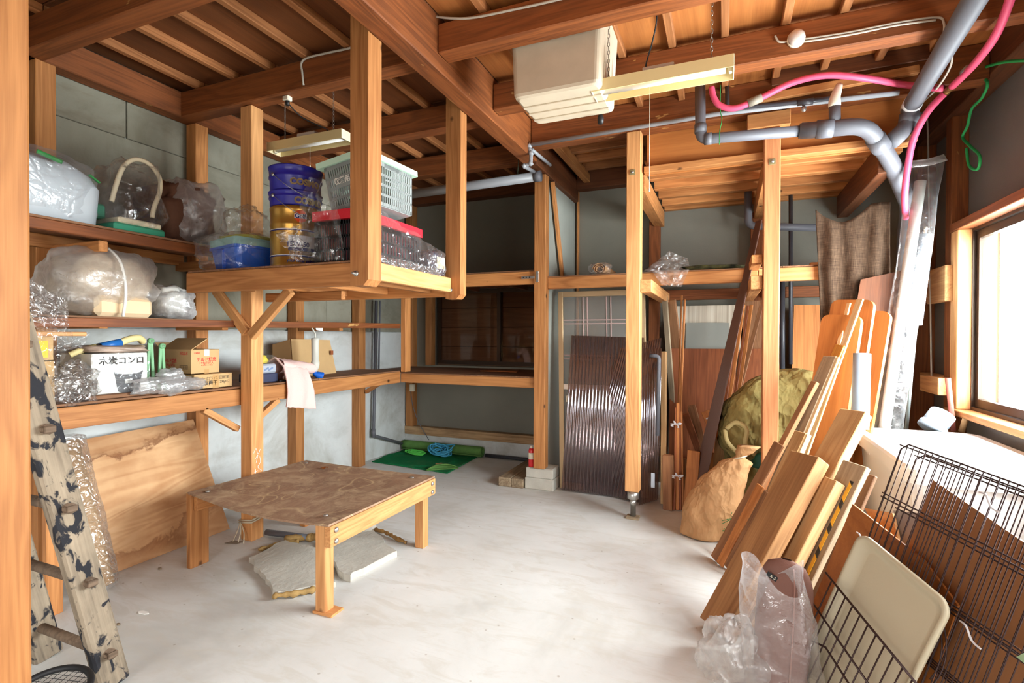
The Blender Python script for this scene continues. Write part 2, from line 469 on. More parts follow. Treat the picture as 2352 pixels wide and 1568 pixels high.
# ---------------------------------------------------------------- the setting
GROUND = plain('outdoor_concrete', srgb(190, 186, 178), .85, mottle=.1)
o = boxes_mesh('ground', [(-14, 14, -16, -1.22, -.14, -.03), (1.74, 14, -1.22, 12, -.14, -.03)], GROUND); tag(o, kind='structure')
floor = boxes_mesh('floor', [(-3.9, 1.74, -1.22, 5.7, -.12, 0)], FLOOR); tag(floor, kind='structure')

# left wall of precast concrete panels
wl = empty('wall_left', (-3.72, 2.2, 0), kind='structure')
boxes_mesh('backing', [(-3.9, -3.755, -1.22, 5.7, 0, 3.3)], CONC, wl)
for z0, z1, ys, dx in ((0, 1.452, (-1.22, 0.9, 3.12, 5.55), 0), (1.458, 2.727, (-1.22, 1.2, 4.1, 5.55), -.012), (2.733, 3.3, (-1.22, .6, 2.22, 3.86, 5.55), -.02)):
    for a, b in zip(ys, ys[1:]):
        bar('concrete_panel', -3.76, -3.72 + dx, a + .003, b - .003, z0, z1, CONC_L if z0 < 1 else CONC_U, wl)
for y in (0.75, 1.665, 2.62, 3.58, 4.46):
    bar('post', -3.72, -3.615, y, y + .1, 0, 2.97, CEDAR, wl)
bar('wall_plate', -3.72, -3.615, -1.22, 5.5, 2.97, 3.15, BEAM, wl)

# back wall
wb = empty('wall_back', (-1, 5.55, 0), kind='structure')
boxes_mesh('plaster', [(-3.72, -3.36, 5.55, 5.7, 0, 3.3), (-3.36, -1.75, 5.55, 5.7, 0, 1.05), (-3.36, -1.75, 5.55, 5.7, 1.98, 3.3), (-1.75, 1.74, 5.55, 5.7, 0, 3.3)], PLASTER, wb)
bar('foundation', -3.72, -1.62, 5.46, 5.55, 0, .185, CONC, wb)
bar('foundation', -1.52, 1.6, 5.46, 5.55, 0, .185, CONC, wb)
bar('sill_beam', -3.72, -1.62, 5.45, 5.55, .185, .285, SILLWOOD, wb)
bar('sill_beam', -1.52, 1.6, 5.45, 5.55, .185, .285, SILLWOOD, wb)
bar('post', -3.70, -3.60, 5.44, 5.549, .285, 3.03, CEDAR, wb)
bar('post', -.735, -.63, 5.44, 5.549, .285, 2.6, BEAM, wb)
bar('post', .215, .325, 5.44, 5.549, .285, 2.6, BEAM, wb)
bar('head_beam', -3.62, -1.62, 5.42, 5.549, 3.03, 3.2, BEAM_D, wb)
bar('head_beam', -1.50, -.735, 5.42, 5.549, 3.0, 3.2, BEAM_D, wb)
bar('rear_rail', -.63, .215, 5.36, 5.44, 1.775, 1.875, BEAM, wb)
bar('rear_rail', .325, 1.5, 5.36, 5.44, 1.775, 1.875, BEAM, wb)
bar('stud', -1.52, -1.50, 5.50, 5.549, .285, 3.0, CEDAR, wb)

# partition beside the alcove
pw = bar('wall_partition', -1.60, -1.545, 4.52, 5.54, .0, 2.88, PLASTER_P); tag(pw, kind='structure')
t = board('trim_1', (-1.51, 4.62, 2.86), (-1.505, 4.95, 1.95), .05, .03, (0, 1, 0), CEDAR); tag(t, kind='structure')

# right wall with the window opening
wr = empty('wall_right', (1.6, 3, 0), kind='structure')
boxes_mesh('plaster', [(1.6, 1.74, 1.9, 2.05, 0, 3.3), (1.6, 1.74, -.6, 1.9, 2.0, 3.3), (1.6, 1.74, -1.22, -.6, 0, 3.3), (1.6, 1.74, 4.56, 5.7, 0, 3.3), (1.6, 1.74, 2.05, 4.56, 0, .9), (1.6, 1.74, 2.05, 4.56, 2.17, 3.3)], PLASTER_R, wr)
bar('post', 1.5, 1.6, 4.66, 4.77, 0, 3.15, BEAM, wr)
bar('post', 1.5, 1.6, 1.84, 1.94, 0, 3.15, BEAM, wr)
bar('corner_post', 1.47, 1.6, 5.28, 5.44, 0, 3.1, BEAM, wr)
bar('nogging', 1.5, 1.58, 4.77, 5.28, 1.70, 1.92, CEDAR_L, wr)
bar('nogging', 1.5, 1.57, 4.77, 5.28, .99, 1.12, CEDAR_L, wr)
bar('facing_board', 1.455, 1.5, 4.62, 4.98, 1.67, 1.93, CEDAR_L, wr)
bar('facing_board', 1.42, 1.5, 4.62, 5.0, .99, 1.115, CEDAR_L, wr)
bar('wall_plate', 1.47, 1.6, -1.22, 5.5, 3.0, 3.2, BEAM_D, wr)

w1 = empty('window_1', (1.6, 3.65, .9), kind='structure')
bar('window_sill', 1.47, 1.72, 2.0, 4.66, .865, .905, CEDAR, w1)
bar('window_head', 1.49, 1.72, 1.95, 4.66, 2.165, 2.225, BEAM, w1)
bar('window_jamb', 1.50, 1.72, 4.54, 4.66, .905, 2.165, CEDAR_L, w1)
bar('window_jamb', 1.50, 1.72, 1.95, 2.05, .905, 2.165, CEDAR_L, w1)
for k, (ya, yb, xx) in enumerate(((3.28, 4.53, 1.60), (2.07, 3.32, 1.65))):
    sash = boxes_mesh('sash', [(xx, xx + .035, ya, yb, .93, .985), (xx, xx + .035, ya, yb, 2.09, 2.145), (xx, xx + .035, ya, ya + .045, .985, 2.09), (xx, xx + .035, yb - .045, yb, .985, 2.09)], BRONZE, w1)
    boxes_mesh('pane', [(xx + .014, xx + .02, ya + .045, yb - .045, .985, 2.09)], GLASS, sash)
boxes_mesh('track', [(1.58, 1.71, 2.05, 4.54, .905, .928), (1.58, 1.71, 2.05, 4.54, 2.147, 2.165), (1.58, 1.71, 4.53, 4.54, .928, 2.147)], BRONZE, w1)

wf = empty('wall_front', (-1.06, -1.22, 2.15), kind='structure')
boxes_mesh('header', [(-3.9, 1.74, -1.36, -1.22, 2.0, 3.34), (-3.9, -2.3, -1.36, -1.22, 0, 2.0), (-.4, 1.74, -1.36, -1.22, 0, 2.0)], PLASTER_R, wf)

# dark shuttered window in the alcove
w2 = empty('window_2', (-2.55, 5.55, 1.05), kind='structure')
bar('window_jamb', -3.42, -3.335, 5.45, 5.549, 1.05, 1.99, CEDAR, w2)
bar('window_head', -3.42, -1.62, 5.45, 5.549, 1.98, 2.03, BEAM_D, w2)
SHUT = wood('shutter_boards', srgb(150, 118, 92), srgb(118, 90, 68), knots=False, figure=.5)
for k in range(4):
    bar('shutter_board', -3.36, -1.75, 5.64, 5.66, 1.05 + k * .235, 1.28 + k * .235, SHUT, w2)
boxes_mesh('backing', [(-3.4, -1.7, 5.662, 5.70, 1.0, 2.0)], DARKVOID, w2)
DGLASS = glass_pane('dim_glass', (.80, .74, .70, 1), .02)
for (a, b, yy) in ((-3.325, -2.45, 5.585), (-2.50, -1.62, 5.555)):
    sash = boxes_mesh('sash', [(a, b, yy, yy + .025, 1.065, 1.11), (a, b, yy, yy + .025, 1.93, 1.975), (a, a + .045, yy, yy + .025, 1.11, 1.93), (b - .045, b, yy, yy + .025, 1.11, 1.93)], BRONZE, w2)
    boxes_mesh('pane', [(a + .045, b - .045, yy + .01, yy + .014, 1.11, 1.93)], DGLASS, sash)

# ceiling: plywood sheets on joists on beams
ce = empty('ceiling', (-1, 2, 3.2), kind='structure')
boxes_mesh('upper_floor', [(-3.9, 1.74, -1.22, 5.7, 3.235, 3.34)], DARKVOID, ce)
xs = [-3.72, -2.85, -1.94, -1.5, -.6, .31, 1.22, 1.6]; ysl = [-1.22, -.2, 1.62, 3.44, 5.55]
for i in range(len(xs) - 1):
    for j in range(len(ysl) - 1):
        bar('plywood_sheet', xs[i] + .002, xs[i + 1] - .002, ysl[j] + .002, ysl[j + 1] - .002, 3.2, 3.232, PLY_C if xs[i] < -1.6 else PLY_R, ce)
for x in (-3.46, -3.11, -2.785, -2.455, -2.13, -1.80):
    for a, b in ((-1.2, 1.62), (1.625, 2.56), (2.565, 3.44), (3.445, 4.36), (4.365, 5.42)):
        bar('joist', x - .022, x + .022, a, b, 3.15, 3.2, JOIST, ce)
for x in (-1.22, -.93, -.61, -.31, -.015, .30, .58, .88, 1.2):
    for a, b in ((-1.2, 1.62), (1.625, 2.56), (2.565, 3.36), (3.365, 4.0)):
        bar('joist', x - .022, x + .022, a, b, 3.15, 3.2, JOIST, ce)
for y in (4.42, 4.68, 4.94, 5.2):
    bar('joist', -1.38, -.72, y, y + .05, 3.13, 3.2, JOIST, ce)
bar('joist', -1.42, -1.35, 4.12, 5.5, 3.06, 3.15, CEDAR, ce)
tag(bar('main_beam', -1.63, -1.50, -1.22, 4.16, 2.90, 3.2, BEAM, ce, .006), 'heavy brown beam running away from the camera')
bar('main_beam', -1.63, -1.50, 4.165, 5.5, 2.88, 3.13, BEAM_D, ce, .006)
for y, z0, w in ((.70, 2.97, .11), (1.60, 2.97, .11), (2.51, 2.97, .115), (3.39, 2.97, .11), (4.31, 2.97, .11)):
    bar('cross_beam', -3.72, -1.632, y, y + w, z0, 3.149, BEAM, ce, .006)
for y, z0, z1, w in ((.70, 2.97, 3.149, .11), (2.51, 2.985, 3.149, .12), (3.25, 2.97, 3.149, .115), (4.0, 2.975, 3.2, .12)):
    bar('cross_beam', -1.498, 1.47, y, y + w, z0, z1, BEAM, ce, .006)
# lower ceiling over the lumber bay
lc = empty('ceiling_low', (.4, 4.8, 2.7), kind='structure')
bar('fascia', -.58, 1.10, 4.125, 4.145, 2.66, 3.0, PLY_O, lc)
bar('plywood_sheet', -.6, .42, 4.146, 5.54, 2.775, 2.79, PLY_O, lc)
bar('plywood_sheet', .424, 1.16, 4.146, 5.54, 2.775, 2.79, PLY_O, lc)
for y in (4.05, 4.36, 4.66, 4.96, 5.26):
    z = 2.665 if y < 4.1 else 2.70
    bar('joist', -.59, 1.13, y, y + .07, z, z + (.05 if y < 4.1 else .075), CEDAR, lc)
bar('joist', -.59, 1.13, 5.46, 5.53, 2.70, 2.775, CEDAR, lc)
for x in (-.69, .24):
    bar('side_beam', x, x + .10, 4.12, 5.50, 2.54, 2.695, CEDAR, lc)
bar('side_beam', .93, 1.02, 4.12, 5.50, 2.5, 2.695, BEAM_D, lc)

# ================================================================ posts
FRONTPOST = wood('front_post_wood', srgb(196, 132, 76), srgb(150, 92, 46))
o = bar('wooden_post', -2.07, -1.95, .78, .886, 0, 2.97, FRONTPOST, None, .008)
tag(o, 'light cedar post close to the camera at the left edge of the picture', 'post', 'free-standing posts')
o = bar('wooden_post', -3.077, -2.972, 2.55, 2.65, .0, 2.968, CEDAR_L, None, .005)
CHALK = plain('chalk', srgb(236, 232, 226), .9)
for st_ in ([(2.565, .60), (2.585, .63), (2.60, .59), (2.62, .62)], [(2.58, .56), (2.60, .585), (2.585, .53)], [(2.615, .57), (2.62, .53), (2.60, .50), (2.63, .47)], [(2.58, .49), (2.585, .42)], [(2.57, .47), (2.60, .475)], [(2.60, .44), (2.625, .43), (2.61, .40)]):
    tube('chalk_mark', spline([(-2.9715, y_, z_) for y_, z_ in st_], 4), .0022, CHALK, o, 4)
tag(o, 'knotty post between the low table and the left wall, carrying four short braces', 'post', 'free-standing posts')
cp = empty('wooden_post', (-3.05, 4.5, 1.05), 'slim post where the left shelf meets the alcove shelf', 'post', 'free-standing posts')
bar('shaft', -3.088, -3.03, 4.455, 4.55, 1.04, 2.02, CEDAR, cp)
o = empty('wooden_post', (-1.565, 4.47, .2), 'post at the alcove corner standing on a concrete block', 'post', 'free-standing posts')
bar('shaft', -1.62, -1.51, 4.42, 4.518, .2, 2.879, CEDAR, o, .006)
st = bar('hinge_strap', -1.74, -1.615, 4.412, 4.418, 1.935, 1.96, STEEL, o, .001)
bar('hinge_strap', -1.60, -1.575, 4.412, 4.418, 1.90, 2.0, STEEL, o, .001)
for x in (-1.72, -1.69, -1.66): lathe('nail', [(.005, 0), (.005, .002)], plane_matrix((x, 4.411, 1.948), (1, 0, 0), (0, 0, 1)), BLACK, st, 8)
CBLK = plain('concrete_block_mat', srgb(196, 192, 180), .85, bump=.3, mottle=.18, mscale=6)
o = empty('footing_block', (-1.57, 4.52, 0), 'pale concrete footing block under the alcove corner post', 'concrete block')
bar('lower_block', -1.712, -1.432, 4.44, 4.64, 0, .105, CBLK, o, .008)
bar('upper_block', -1.703, -1.44, 4.445, 4.64, .105, .198, CBLK, o, .008)

o = empty('wooden_post', (-.65, 4.04, 0), 'pale post lifted off the floor on a round steel jack', 'post', 'free-standing posts')
bar('shaft', -.712, -.604, 3.992, 4.098, .215, 2.974, CEDAR_L, o, .005)
lathe('jack_cap', [(.0, .215), (.044, .215), (.044, .155), (.036, .15), (.0, .15)][::-1], Matrix.Translation((-.655, 4.04, 0)), STEEL, o)
lathe('jack_stem', [(.021, .02), (.021, .10), (.024, .10), (.024, .15)], Matrix.Translation((-.655, 4.04, 0)), STEEL, o, 20)
bar('foot_plate', -.705, -.605, 4.0, 4.08, .0, .018, OLDWOOD, o)
pl = bar('bolt_plate', -.685, -.645, 3.985, 3.991, 2.64, 2.68, plain('brass_plate', srgb(176, 164, 120), .4, .7), o, .001)
lathe('bolt_head', [(.011, 0), (.011, .008), (.006, .012), (0, .012)], plane_matrix((-.665, 3.985, 2.66), (1, 0, 0), (0, 0, 1)) , STEEL, pl, 12)
o = empty('wooden_post', (.29, 4.04, 0), 'reddish post in front of the lumber pile, square bolt plate near its top', 'post', 'free-standing posts')
bar('shaft', .238, .342, 3.992, 4.098, .0, 2.86, wood('post_reddish', srgb(206, 140, 92), srgb(160, 96, 58), knots=False), o, .006)
bar('packing_block', .13, .40, 3.98, 4.10, 2.862, 2.965, CEDAR, o)
pl = bar('bolt_plate', .27, .31, 3.985, 3.991, 2.60, 2.64, MATS['brass_plate'], o, .001)
lathe('bolt_head', [(.011, 0), (.011, .008), (.006, .012), (0, .012)], plane_matrix((.29, 3.985, 2.62), (1, 0, 0), (0, 0, 1)), STEEL, pl, 12)

# ================================================================ shelves
sh = empty('wall_shelf', (-3.35, 2.8, .93), 'long low shelf along the left concrete wall at waist height', 'shelf')
board('front_rail', (-3.112, 1.15, .978), (-3.112, 4.455, .985), .044, .112, (1, 0, 0), CEDAR, sh)
for a, b in ((1.15, 2.1), (2.103, 3.3), (3.303, 4.45)):
    bar('deck_board', -3.61, -3.092, a, b, 1.042, 1.054, DECK, sh, .001)
bar('ledger', -3.61, -3.57, 1.15, 4.45, .96, 1.041, CEDAR, sh)
for y in (1.9, 2.72, 3.4, 4.0): bar('cross_bearer', -3.57, -3.135, y, y + .045, .97, 1.041, CEDAR, sh)
bar('leg', -3.13, -3.09, 1.46, 1.53, 0, .92, CEDAR, sh)
bar('leg', -3.135, -3.09, 4.46, 4.53, 0, .93, CEDAR, sh) if False else None
for a, b in (((-3.112, 2.30, .925), (-3.112, 2.555, .76)), ((-3.112, 2.9, .925), (-3.112, 2.645, .76))):
    board('brace', a, b, .044, .04, (1, 0, 0), CEDAR_L, sh)
board('brace', (-3.60, 4.55, .80), (-3.35, 4.55, .94), .04, .04, (0, 1, 0), CEDAR, sh)

sh = empty('wall_shelf', (-3.35, 2.8, 1.45), 'thin middle shelf rail on the left wall at eye level', 'shelf')
board('front_rail', (-3.112, 1.2, 1.462), (-3.112, 4.455, 1.512), .044, .048, (1, 0, 0), BEAM, sh)
bar('deck_board', -3.61, -3.092, 1.2, 2.54, 1.494, 1.504, DECK, sh, .001)
bar('cross_bearer', -3.61, -3.135, 1.72, 1.765, 1.44, 1.493, CEDAR, sh)
bar('cross_bearer', -3.61, -3.135, 2.46, 2.505, 1.44, 1.493, CEDAR, sh)
bar('cross_bearer', -3.61, -3.135, 3.60, 3.645, 1.45, 1.5, CEDAR, sh)
sh = empty('wall_shelf', (-3.35, 1.6, 1.92), 'highest shelf on the left wall, holding the white container', 'shelf')
bar('front_rail', -3.135, -3.09, 1.0, 2.54, 1.92, 1.975, BEAM, sh)
bar('deck_board', -3.61, -3.092, 1.0, 2.54, 1.976, 1.988, DECK, sh, .001)
bar('cross_bearer', -3.61, -3.135, 1.72, 1.765, 1.86, 1.918, CEDAR, sh)
bar('cross_bearer', -3.61, -3.135, 2.46, 2.505, 1.86, 1.918, CEDAR, sh)
bar('ledger', -3.61, -3.57, 1.0, 2.5, 1.90, 1.975, CEDAR, sh)

sh = empty('alcove_shelf', (-2.3, 4.9, .93), 'wide lower shelf across the alcove in front of the dark window', 'shelf')
bar('front_rail', -3.088, -1.622, 4.455, 4.50, .932, 1.022, CEDAR, sh)
bar('deck_board', -3.60, -2.40, 4.456, 5.44, 1.0545, 1.063, DECK, sh, .001) if False else None
bar('deck_board', -3.59, -2.35, 4.502, 5.44, 1.023, 1.035, DECK, sh, .001)
bar('deck_board', -2.347, -1.63, 4.456, 5.44, 1.023, 1.035, DECK, sh, .001)
bar('deck_edge', -3.088, -2.35, 4.456, 4.5, 1.023, 1.034, DECK, sh, .001)
for x in (-2.9, -2.2): bar('cross_bearer', x, x + .045, 4.502, 5.44, .95, 1.022, CEDAR, sh)
o = plate('plywood_offcut', [(0, 0), (.42, .0), (.40, .16), (.05, .17)], .006, plane_matrix((-2.42, 4.95, 1.036), (1, 0, 0), (0, 1, 0)), PLY_O)
tag(o, 'small orange plywood offcut lying on the alcove shelf', 'plywood offcut')
sh = empty('alcove_shelf', (-2.3, 4.9, 1.89), 'upper alcove shelf with a T-shaped hinge strap at its right end', 'shelf')
bar('front_rail', -3.03, -1.622, 4.455, 4.50, 1.89, 2.008, CEDAR, sh)
bar('deck_board', -3.59, -1.63, 4.456, 5.41, 2.009, 2.021, DECK, sh, .001)
for x in (-2.7, -2.1): bar('cross_bearer', x, x + .045, 4.502, 5.41, 1.93, 2.008, BEAM_D, sh)

sh = empty('ledge_shelf', (0, 4.8, 1.75), 'high ledge shelf running behind the two posts on the right', 'shelf')
bar('front_rail', -1.508, .23, 4.482, 4.53, 1.842, 1.946, CEDAR, sh)
bar('front_rail', .234, .93, 4.482, 4.53, 1.842, 1.944, CEDAR_L, sh)
for a, b in ((-1.508, -.55), (-.547, .40), (.403, .93)):
    bar('deck_board', a, b, 4.484, 5.42, 1.947, 1.957, DECK, sh, .001)
bar('side_bearer', -.602, -.52, 4.0, 5.35, 1.745, 1.841, CEDAR_L, sh)
bar('side_bearer', .160, .236, 4.02, 5.35, 1.745, 1.841, CEDAR_L, sh)
bar('spacer_block', .165, .236, 4.03, 4.48, 1.93, 1.99, CEDAR, sh)
bar('loose_batten', .60, .9, 4.56, 4.62, 1.958, 1.985, CEDAR_L, sh)

# hanging loft shelf
hs = empty('hanging_shelf', (-2.3, 2.6, 1.66), 'hanging loft shelf of cedar rails loaded with crates and pails', 'shelf')
def hang_post(y0, y1):
    z0, z1, x0, x1 = 1.655, 3.14, -1.745, -1.634
    c = .03
    poly = [(x0, z0), (x1 - c, z0), (x1, z0 + c), (x1, z1), (x0, z1)]
    M = Matrix(((1, 0, 0, (x0 + x1) / 2), (0, 0, -1, y1), (0, 1, 0, z0), (0, 0, 0, 1)))
    me = [(p[0] - (x0 + x1) / 2, p[1] - z0) for p in poly]
    vs = [V((p[0], yy, p[1])) for yy in (y0 - y0, y1 - y0) for p in me]; n = len(me)
    fs = [[k, (k + 1) % n, n + (k + 1) % n, n + k] for k in range(n)] + [list(range(n))[::-1], list(range(n, 2 * n))]
    fs = [f[::-1] for f in fs]
    return mk('hanger_post', vs, fs, CEDAR, hs, Matrix.Translation(((x0 + x1) / 2, y0, z0)))
hp1 = hang_post(2.08, 2.185); hp2 = hang_post(3.035, 3.12)
for p, y in ((hp1, 2.078), (hp2, 3.03)):
    lathe('bolt', [(.014, 0), (.014, .006), (.006, .006), (.006, .03), (0, .03)], plane_matrix((-1.705, y, 1.715), (1, 0, 0), (0, 0, 1)), STEEL, p, 12)
bar('front_rail', -2.985, -1.748, 2.10, 2.145, 1.66, 1.776, CEDAR, hs)
bar('rear_rail', -3.07, -1.748, 3.07, 3.115, 1.675, 1.80, CEDAR, hs)
bar('end_rail', -1.745, -1.70, 2.19, 3.03, 1.70, 1.795, CEDAR_L, hs)
bar('end_rail', -2.97, -2.925, 2.147, 2.54, 1.70, 1.775, CEDAR, hs)
bar('deck_board', -2.968, -2.35, 2.10, 3.07, 1.777, 1.787, DECK, hs, .001)
bar('deck_board', -2.347, -1.75, 2.10, 3.07, 1.777, 1.787, DECK, hs, .001)
for x in (-2.64, -2.28, -1.92): bar('cross_bearer', x, x + .045, 2.147, 3.068, 1.70, 1.776, CEDAR, hs)
bar('cross_bearer', -2.97, -2.3, 2.66, 2.70, 1.64, 1.699, CEDAR, hs)
for a, b in (((-3.285, 2.528, 1.72), (-2.99, 2.528, 1.425)), ((-2.60, 2.528, 1.70), (-2.95, 2.528, 1.40))):
    a2 = V(a); b2 = V(b)
    board('brace', a2, b2, .062, .040, (0, 0, 1), CEDAR_L, hs)

# ================================================================ ceiling services
CREAM = plain('cream_enamel', srgb(226, 206, 152), .45, spec=.5)
CREAM_L = plain('cream_enamel_inner', srgb(240, 228, 188), .4, spec=.5)
TUBEW = plain('fluorescent_glass', srgb(242, 240, 236), .25, spec=.6)
CHAIN = plain('chain_steel', srgb(150, 146, 138), .4, .8)
IVORY = plain('ivory_plastic', srgb(228, 220, 198), .45)
CORD = plain('black_cord', srgb(26, 24, 24), .5)
def chain(p0, p1, parent):
    p0, p1 = V(p0), V(p1); n = int((p1 - p0).length / .022)
    vs, fs = [], []
    for k in range(n):
        c = p0.lerp(p1, (k + .5) / n); a = k % 2
        ring = [c + V(((.006 * math.cos(t)) * (1 - a), (.006 * math.cos(t)) * a, .014 * math.sin(t))) for t in [i * math.pi / 4 for i in range(8)]]
        g, f = tube_geo(ring, .0016, 4, closed=True, base=len(vs)); vs += g; fs += f
    return mkw('chain', vs, fs, CHAIN, parent)
def lamp(x0, x1, y0, y1, z, label, cords, chains):
    L = empty('fluorescent_lamp', ((x0 + x1) / 2, (y0 + y1) / 2, z), label, 'lamp', 'fluorescent batten lamps')
    t = .004; h = .062
    boxes_mesh('reflector', [(x0, x1, y0, y0 + t, z, z + h), (x0, x1, y1 - t, y1, z, z + h), (x0, x1, y0 + t, y1 - t, z + h - t, z + h)], CREAM, L)
    for xa in (x0 - .004, x1):
        bar('end_cap', xa, xa + .004, y0, y1, z, z + h, CREAM_L, L, .001)
    ym = (y0 + y1) / 2
    tb = tube('tube', [(x0 + .035, ym, z + .022), (x1 - .035, ym, z + .022)], .0155, TUBEW, L, 16)
    for xa in (x0 + .004, x1 - .022): bar('socket', xa, xa + .018, ym - .012, ym + .012, z + .004, z + .05, IVORY, L, .003)
    bar('ballast_box', (x0 + x1) / 2 - .09, (x0 + x1) / 2 + .07, ym - .03, ym + .03, z + h, z + h + .04, plain('grey_ballast', srgb(196, 186, 176), .5) if 'grey_ballast' not in MATS else MATS['grey_ballast'], L)
    for x in chains: chain((x, ym, 3.19), (x, ym, z + h), L)
    for x, zl in cords:
        tube('pull_cord', [(x, ym, z + .03), (x, ym, zl)], .0014, IVORY, L, 5)
        lathe('cord_knob', [(0, 0), (.006, .003), (.004, .018), (0, .02)], Matrix.Translation((x, ym, zl - .018)), IVORY, L, 8)
    return L
lampL = lamp(-3.035, -2.37, 2.735, 2.862, 2.722, 'cream fluorescent batten lamp hanging over the pails on the left', [(-2.70, 2.60)], (-2.93, -2.49))
lampR = lamp(-.675, .026, 2.735, 2.88, 2.722, 'cream fluorescent batten lamp hanging beside the white tank', [(-.38, 2.19)], (-.60, -.075))
tube('power_cord', spline([(-.327, 2.64, 3.06), (-.33, 2.66, 2.97), (-.36, 2.72, 2.9), (-.40, 2.8, 2.83), (-.35, 2.8, 2.80)]), .004, CORD, lampR)
tube('power_cord', spline([(-2.66, 2.56, 2.93), (-2.62, 2.65, 2.86), (-2.5, 2.74, 2.80), (-2.55, 2.8, 2.79), (-2.64, 2.8, 2.79)]), .004, CORD, lampL)
def outlet(loc, label, z=0):
    o = empty('ceiling_outlet', loc, label, 'outlet', 'ceiling outlets')
    x, y, zz = loc
    bar('body', x - .024, x + .024, y - .02, y + .02, zz, zz + .03, IVORY, o, .004)
    lathe('plug', [(.012, -.03), (.014, -.012), (.014, 0)], Matrix.Translation(loc), CORD, o, 10)
outlet((-.327, 2.645, 3.10), 'ivory outlet with a black plug above the right fluorescent lamp')
outlet((-2.66, 2.56, 2.94), 'ivory outlet with a black plug under the left cross beam')
CABLE = plain('grey_cable', srgb(186, 178, 164), .5)
o = tube('ceiling_cable', spline([at(697, 195, y=2.50), at(694, 165, y=2.50), at(692, 146, y=2.50), at(705, 133, y=2.50), at(750, 122, y=2.50), at(812, 108, y=2.50), at(900, 80, y=2.50)], 5), .0065, CABLE)
tag(o, 'grey cable bent down the left cross beam to an outlet', 'cable')
o = tube('ceiling_cable', spline([at(1000, 38, y=2.50), at(1040, 42, y=2.50), at(1090, 40, y=2.50), at(1180, 22, y=2.50), at(1270, 2, y=2.50), at(1400, -30, y=2.50)], 5), .0065, CABLE)
tag(o, 'grey cable drooping along the front of the near cross beam', 'cable')

# white tank
TANKM = plain('tank_plastic', srgb(196, 180, 156), .6, mottle=.14, mscale=4, bump=.08, bscale=12)
tk = empty('water_tank', (-.86, 2.86, 2.727), 'whitish plastic tank lodged between the ceiling beams', 'tank')
def tankgeo():
    prof = [(2.727, 0.0), (2.742, .012), (2.9, .006), (3.14, .0)]
    vs, fs = [], []
    rings = [(2.727, .022), (2.735, .006), (2.75, 0), (2.95, -.006), (3.145, -.016)]
    for z, ins in rings:
        for x, y in rrect(.49 - 2 * ins, .40 - 2 * ins, .03, 4): vs.append(V((-.86 + x, 2.86 + y, z)))
    n = len(rrect(1, 1, .1, 4))
    for i in range(len(rings) - 1):
        for k in range(n): fs.append([i * n + k, i * n + (k + 1) % n, (i + 1) * n + (k + 1) % n, (i + 1) * n + k])
    fs.append(list(range(n))[::-1]); fs.append([(len(rings) - 1) * n + k for k in range(n)])
    return vs, fs
mkw('body', *tankgeo(), TANKM, tk)
for y in (2.78, 2.87, 2.96): bar('rib', -1.09, -.63, y, y + .022, 2.719, 2.732, TANKM, tk, .003)
for x in (-.655,):
    for y in (2.74, 2.84, 2.94): bar('rib', -.618, -.605, y, y + .03, 2.78, 3.08, TANKM, tk, .004)
lathe('drain_cap', [(0, -.05), (.017, -.05), (.02, -.02), (.014, 0)], Matrix.Translation((-.70, 3.06, 2.73)), CORD, tk, 12)
bar('bearer', -1.49, -.6, 2.93, 2.98, 3.10, 3.145, CEDAR, tk) if False else None

# grey drain pipes
PVC = plain('grey_pvc', srgb(98, 98, 104), .5, spec=.4)
PVC_L = plain('pale_grey_pvc', srgb(150, 152, 156), .4, spec=.5)
PVC_D = plain('dark_grey_pvc', srgb(62, 62, 68), .4, spec=.5)
TAPE = plain('white_paste', srgb(214, 214, 214), .5)
def arc_path(pts, r, k=5):
    """straight runs joined by rounded bends"""
    pts = [V(p) for p in pts]; out = [pts[0]]
    for a, b, c in zip(pts, pts[1:], pts[2:]):
        u = (a - b); w = (c - b); d = min(r, u.length * .45, w.length * .45); p = b + u.normalized() * d; q = b + w.normalized() * d
        for j in range(k + 1):
            t = j / k; out.append(p * (1 - t) ** 2 + b * 2 * t * (1 - t) + q * t * t)
    out.append(pts[-1]); return out
def collar(p, q, r, mat, parent, name='collar'):
    return tube(name, [p, q], r, mat, parent, 18)
dp = empty('drain_pipe', at(1800, 310, y=3.8), 'grey drain pipe running under the ceiling to a white-taped stub and a fat bend', 'pipe')
A, B, Cx, D = at(1608, 195, y=3.8), at(1609, 320, y=3.8), at(1860, 299, y=3.8), at(1990, 288, y=3.8)
tube('narrow_run', arc_path([A, B, Cx], .05), .0345, PVC, dp, 18)
collar(B + (A - B) * .12, B + (A - B) * .27, .040, PVC, dp)
collar(B + (Cx - B) * .04, B + (Cx - B) * .11, .040, PVC, dp)
E1 = at(2046, 370, y=4.06); E2 = at(2086, 470, y=4.62)
tube('wide_run', arc_path([Cx - (Cx - B).normalized() * .05, D, E1, E2, V((1.30, 4.95, 2.2)), V((1.32, 5.12, .02))], .09), .050, PVC, dp, 20)
collar(Cx - (Cx - B).normalized() * .06, Cx + (D - Cx).normalized() * .03, .046, PVC, dp)
collar(Cx + (D - Cx) * .12, Cx + (D - Cx) * .42, .056, PVC, dp)
collar(D + (E1 - D) * .34, D + (E1 - D) * .62, .056, PVC, dp)
sp = at(1918, 292, y=3.8)
tube('stub', [sp, at(1917, 240, y=3.8)], .033, PVC, dp, 16)
tube('taped_joint', spline([at(1917, 246, y=3.8), at(1918, 225, y=3.8), at(1928, 195, y=3.83)], 4), [.031, .036, .035, .034, .03, .028, .026, .022, .02], IVORY, dp, 14)
dp2 = empty('drain_pipe', at(2150, 140, z=2.88), 'fat grey drain pipe crossing the upper right corner under the beams', 'pipe')
q = [at(2262, -40, z=2.88), at(2092, 245, z=2.88), at(2085, 290, y=4.03), at(2048, 325, y=3.96)]
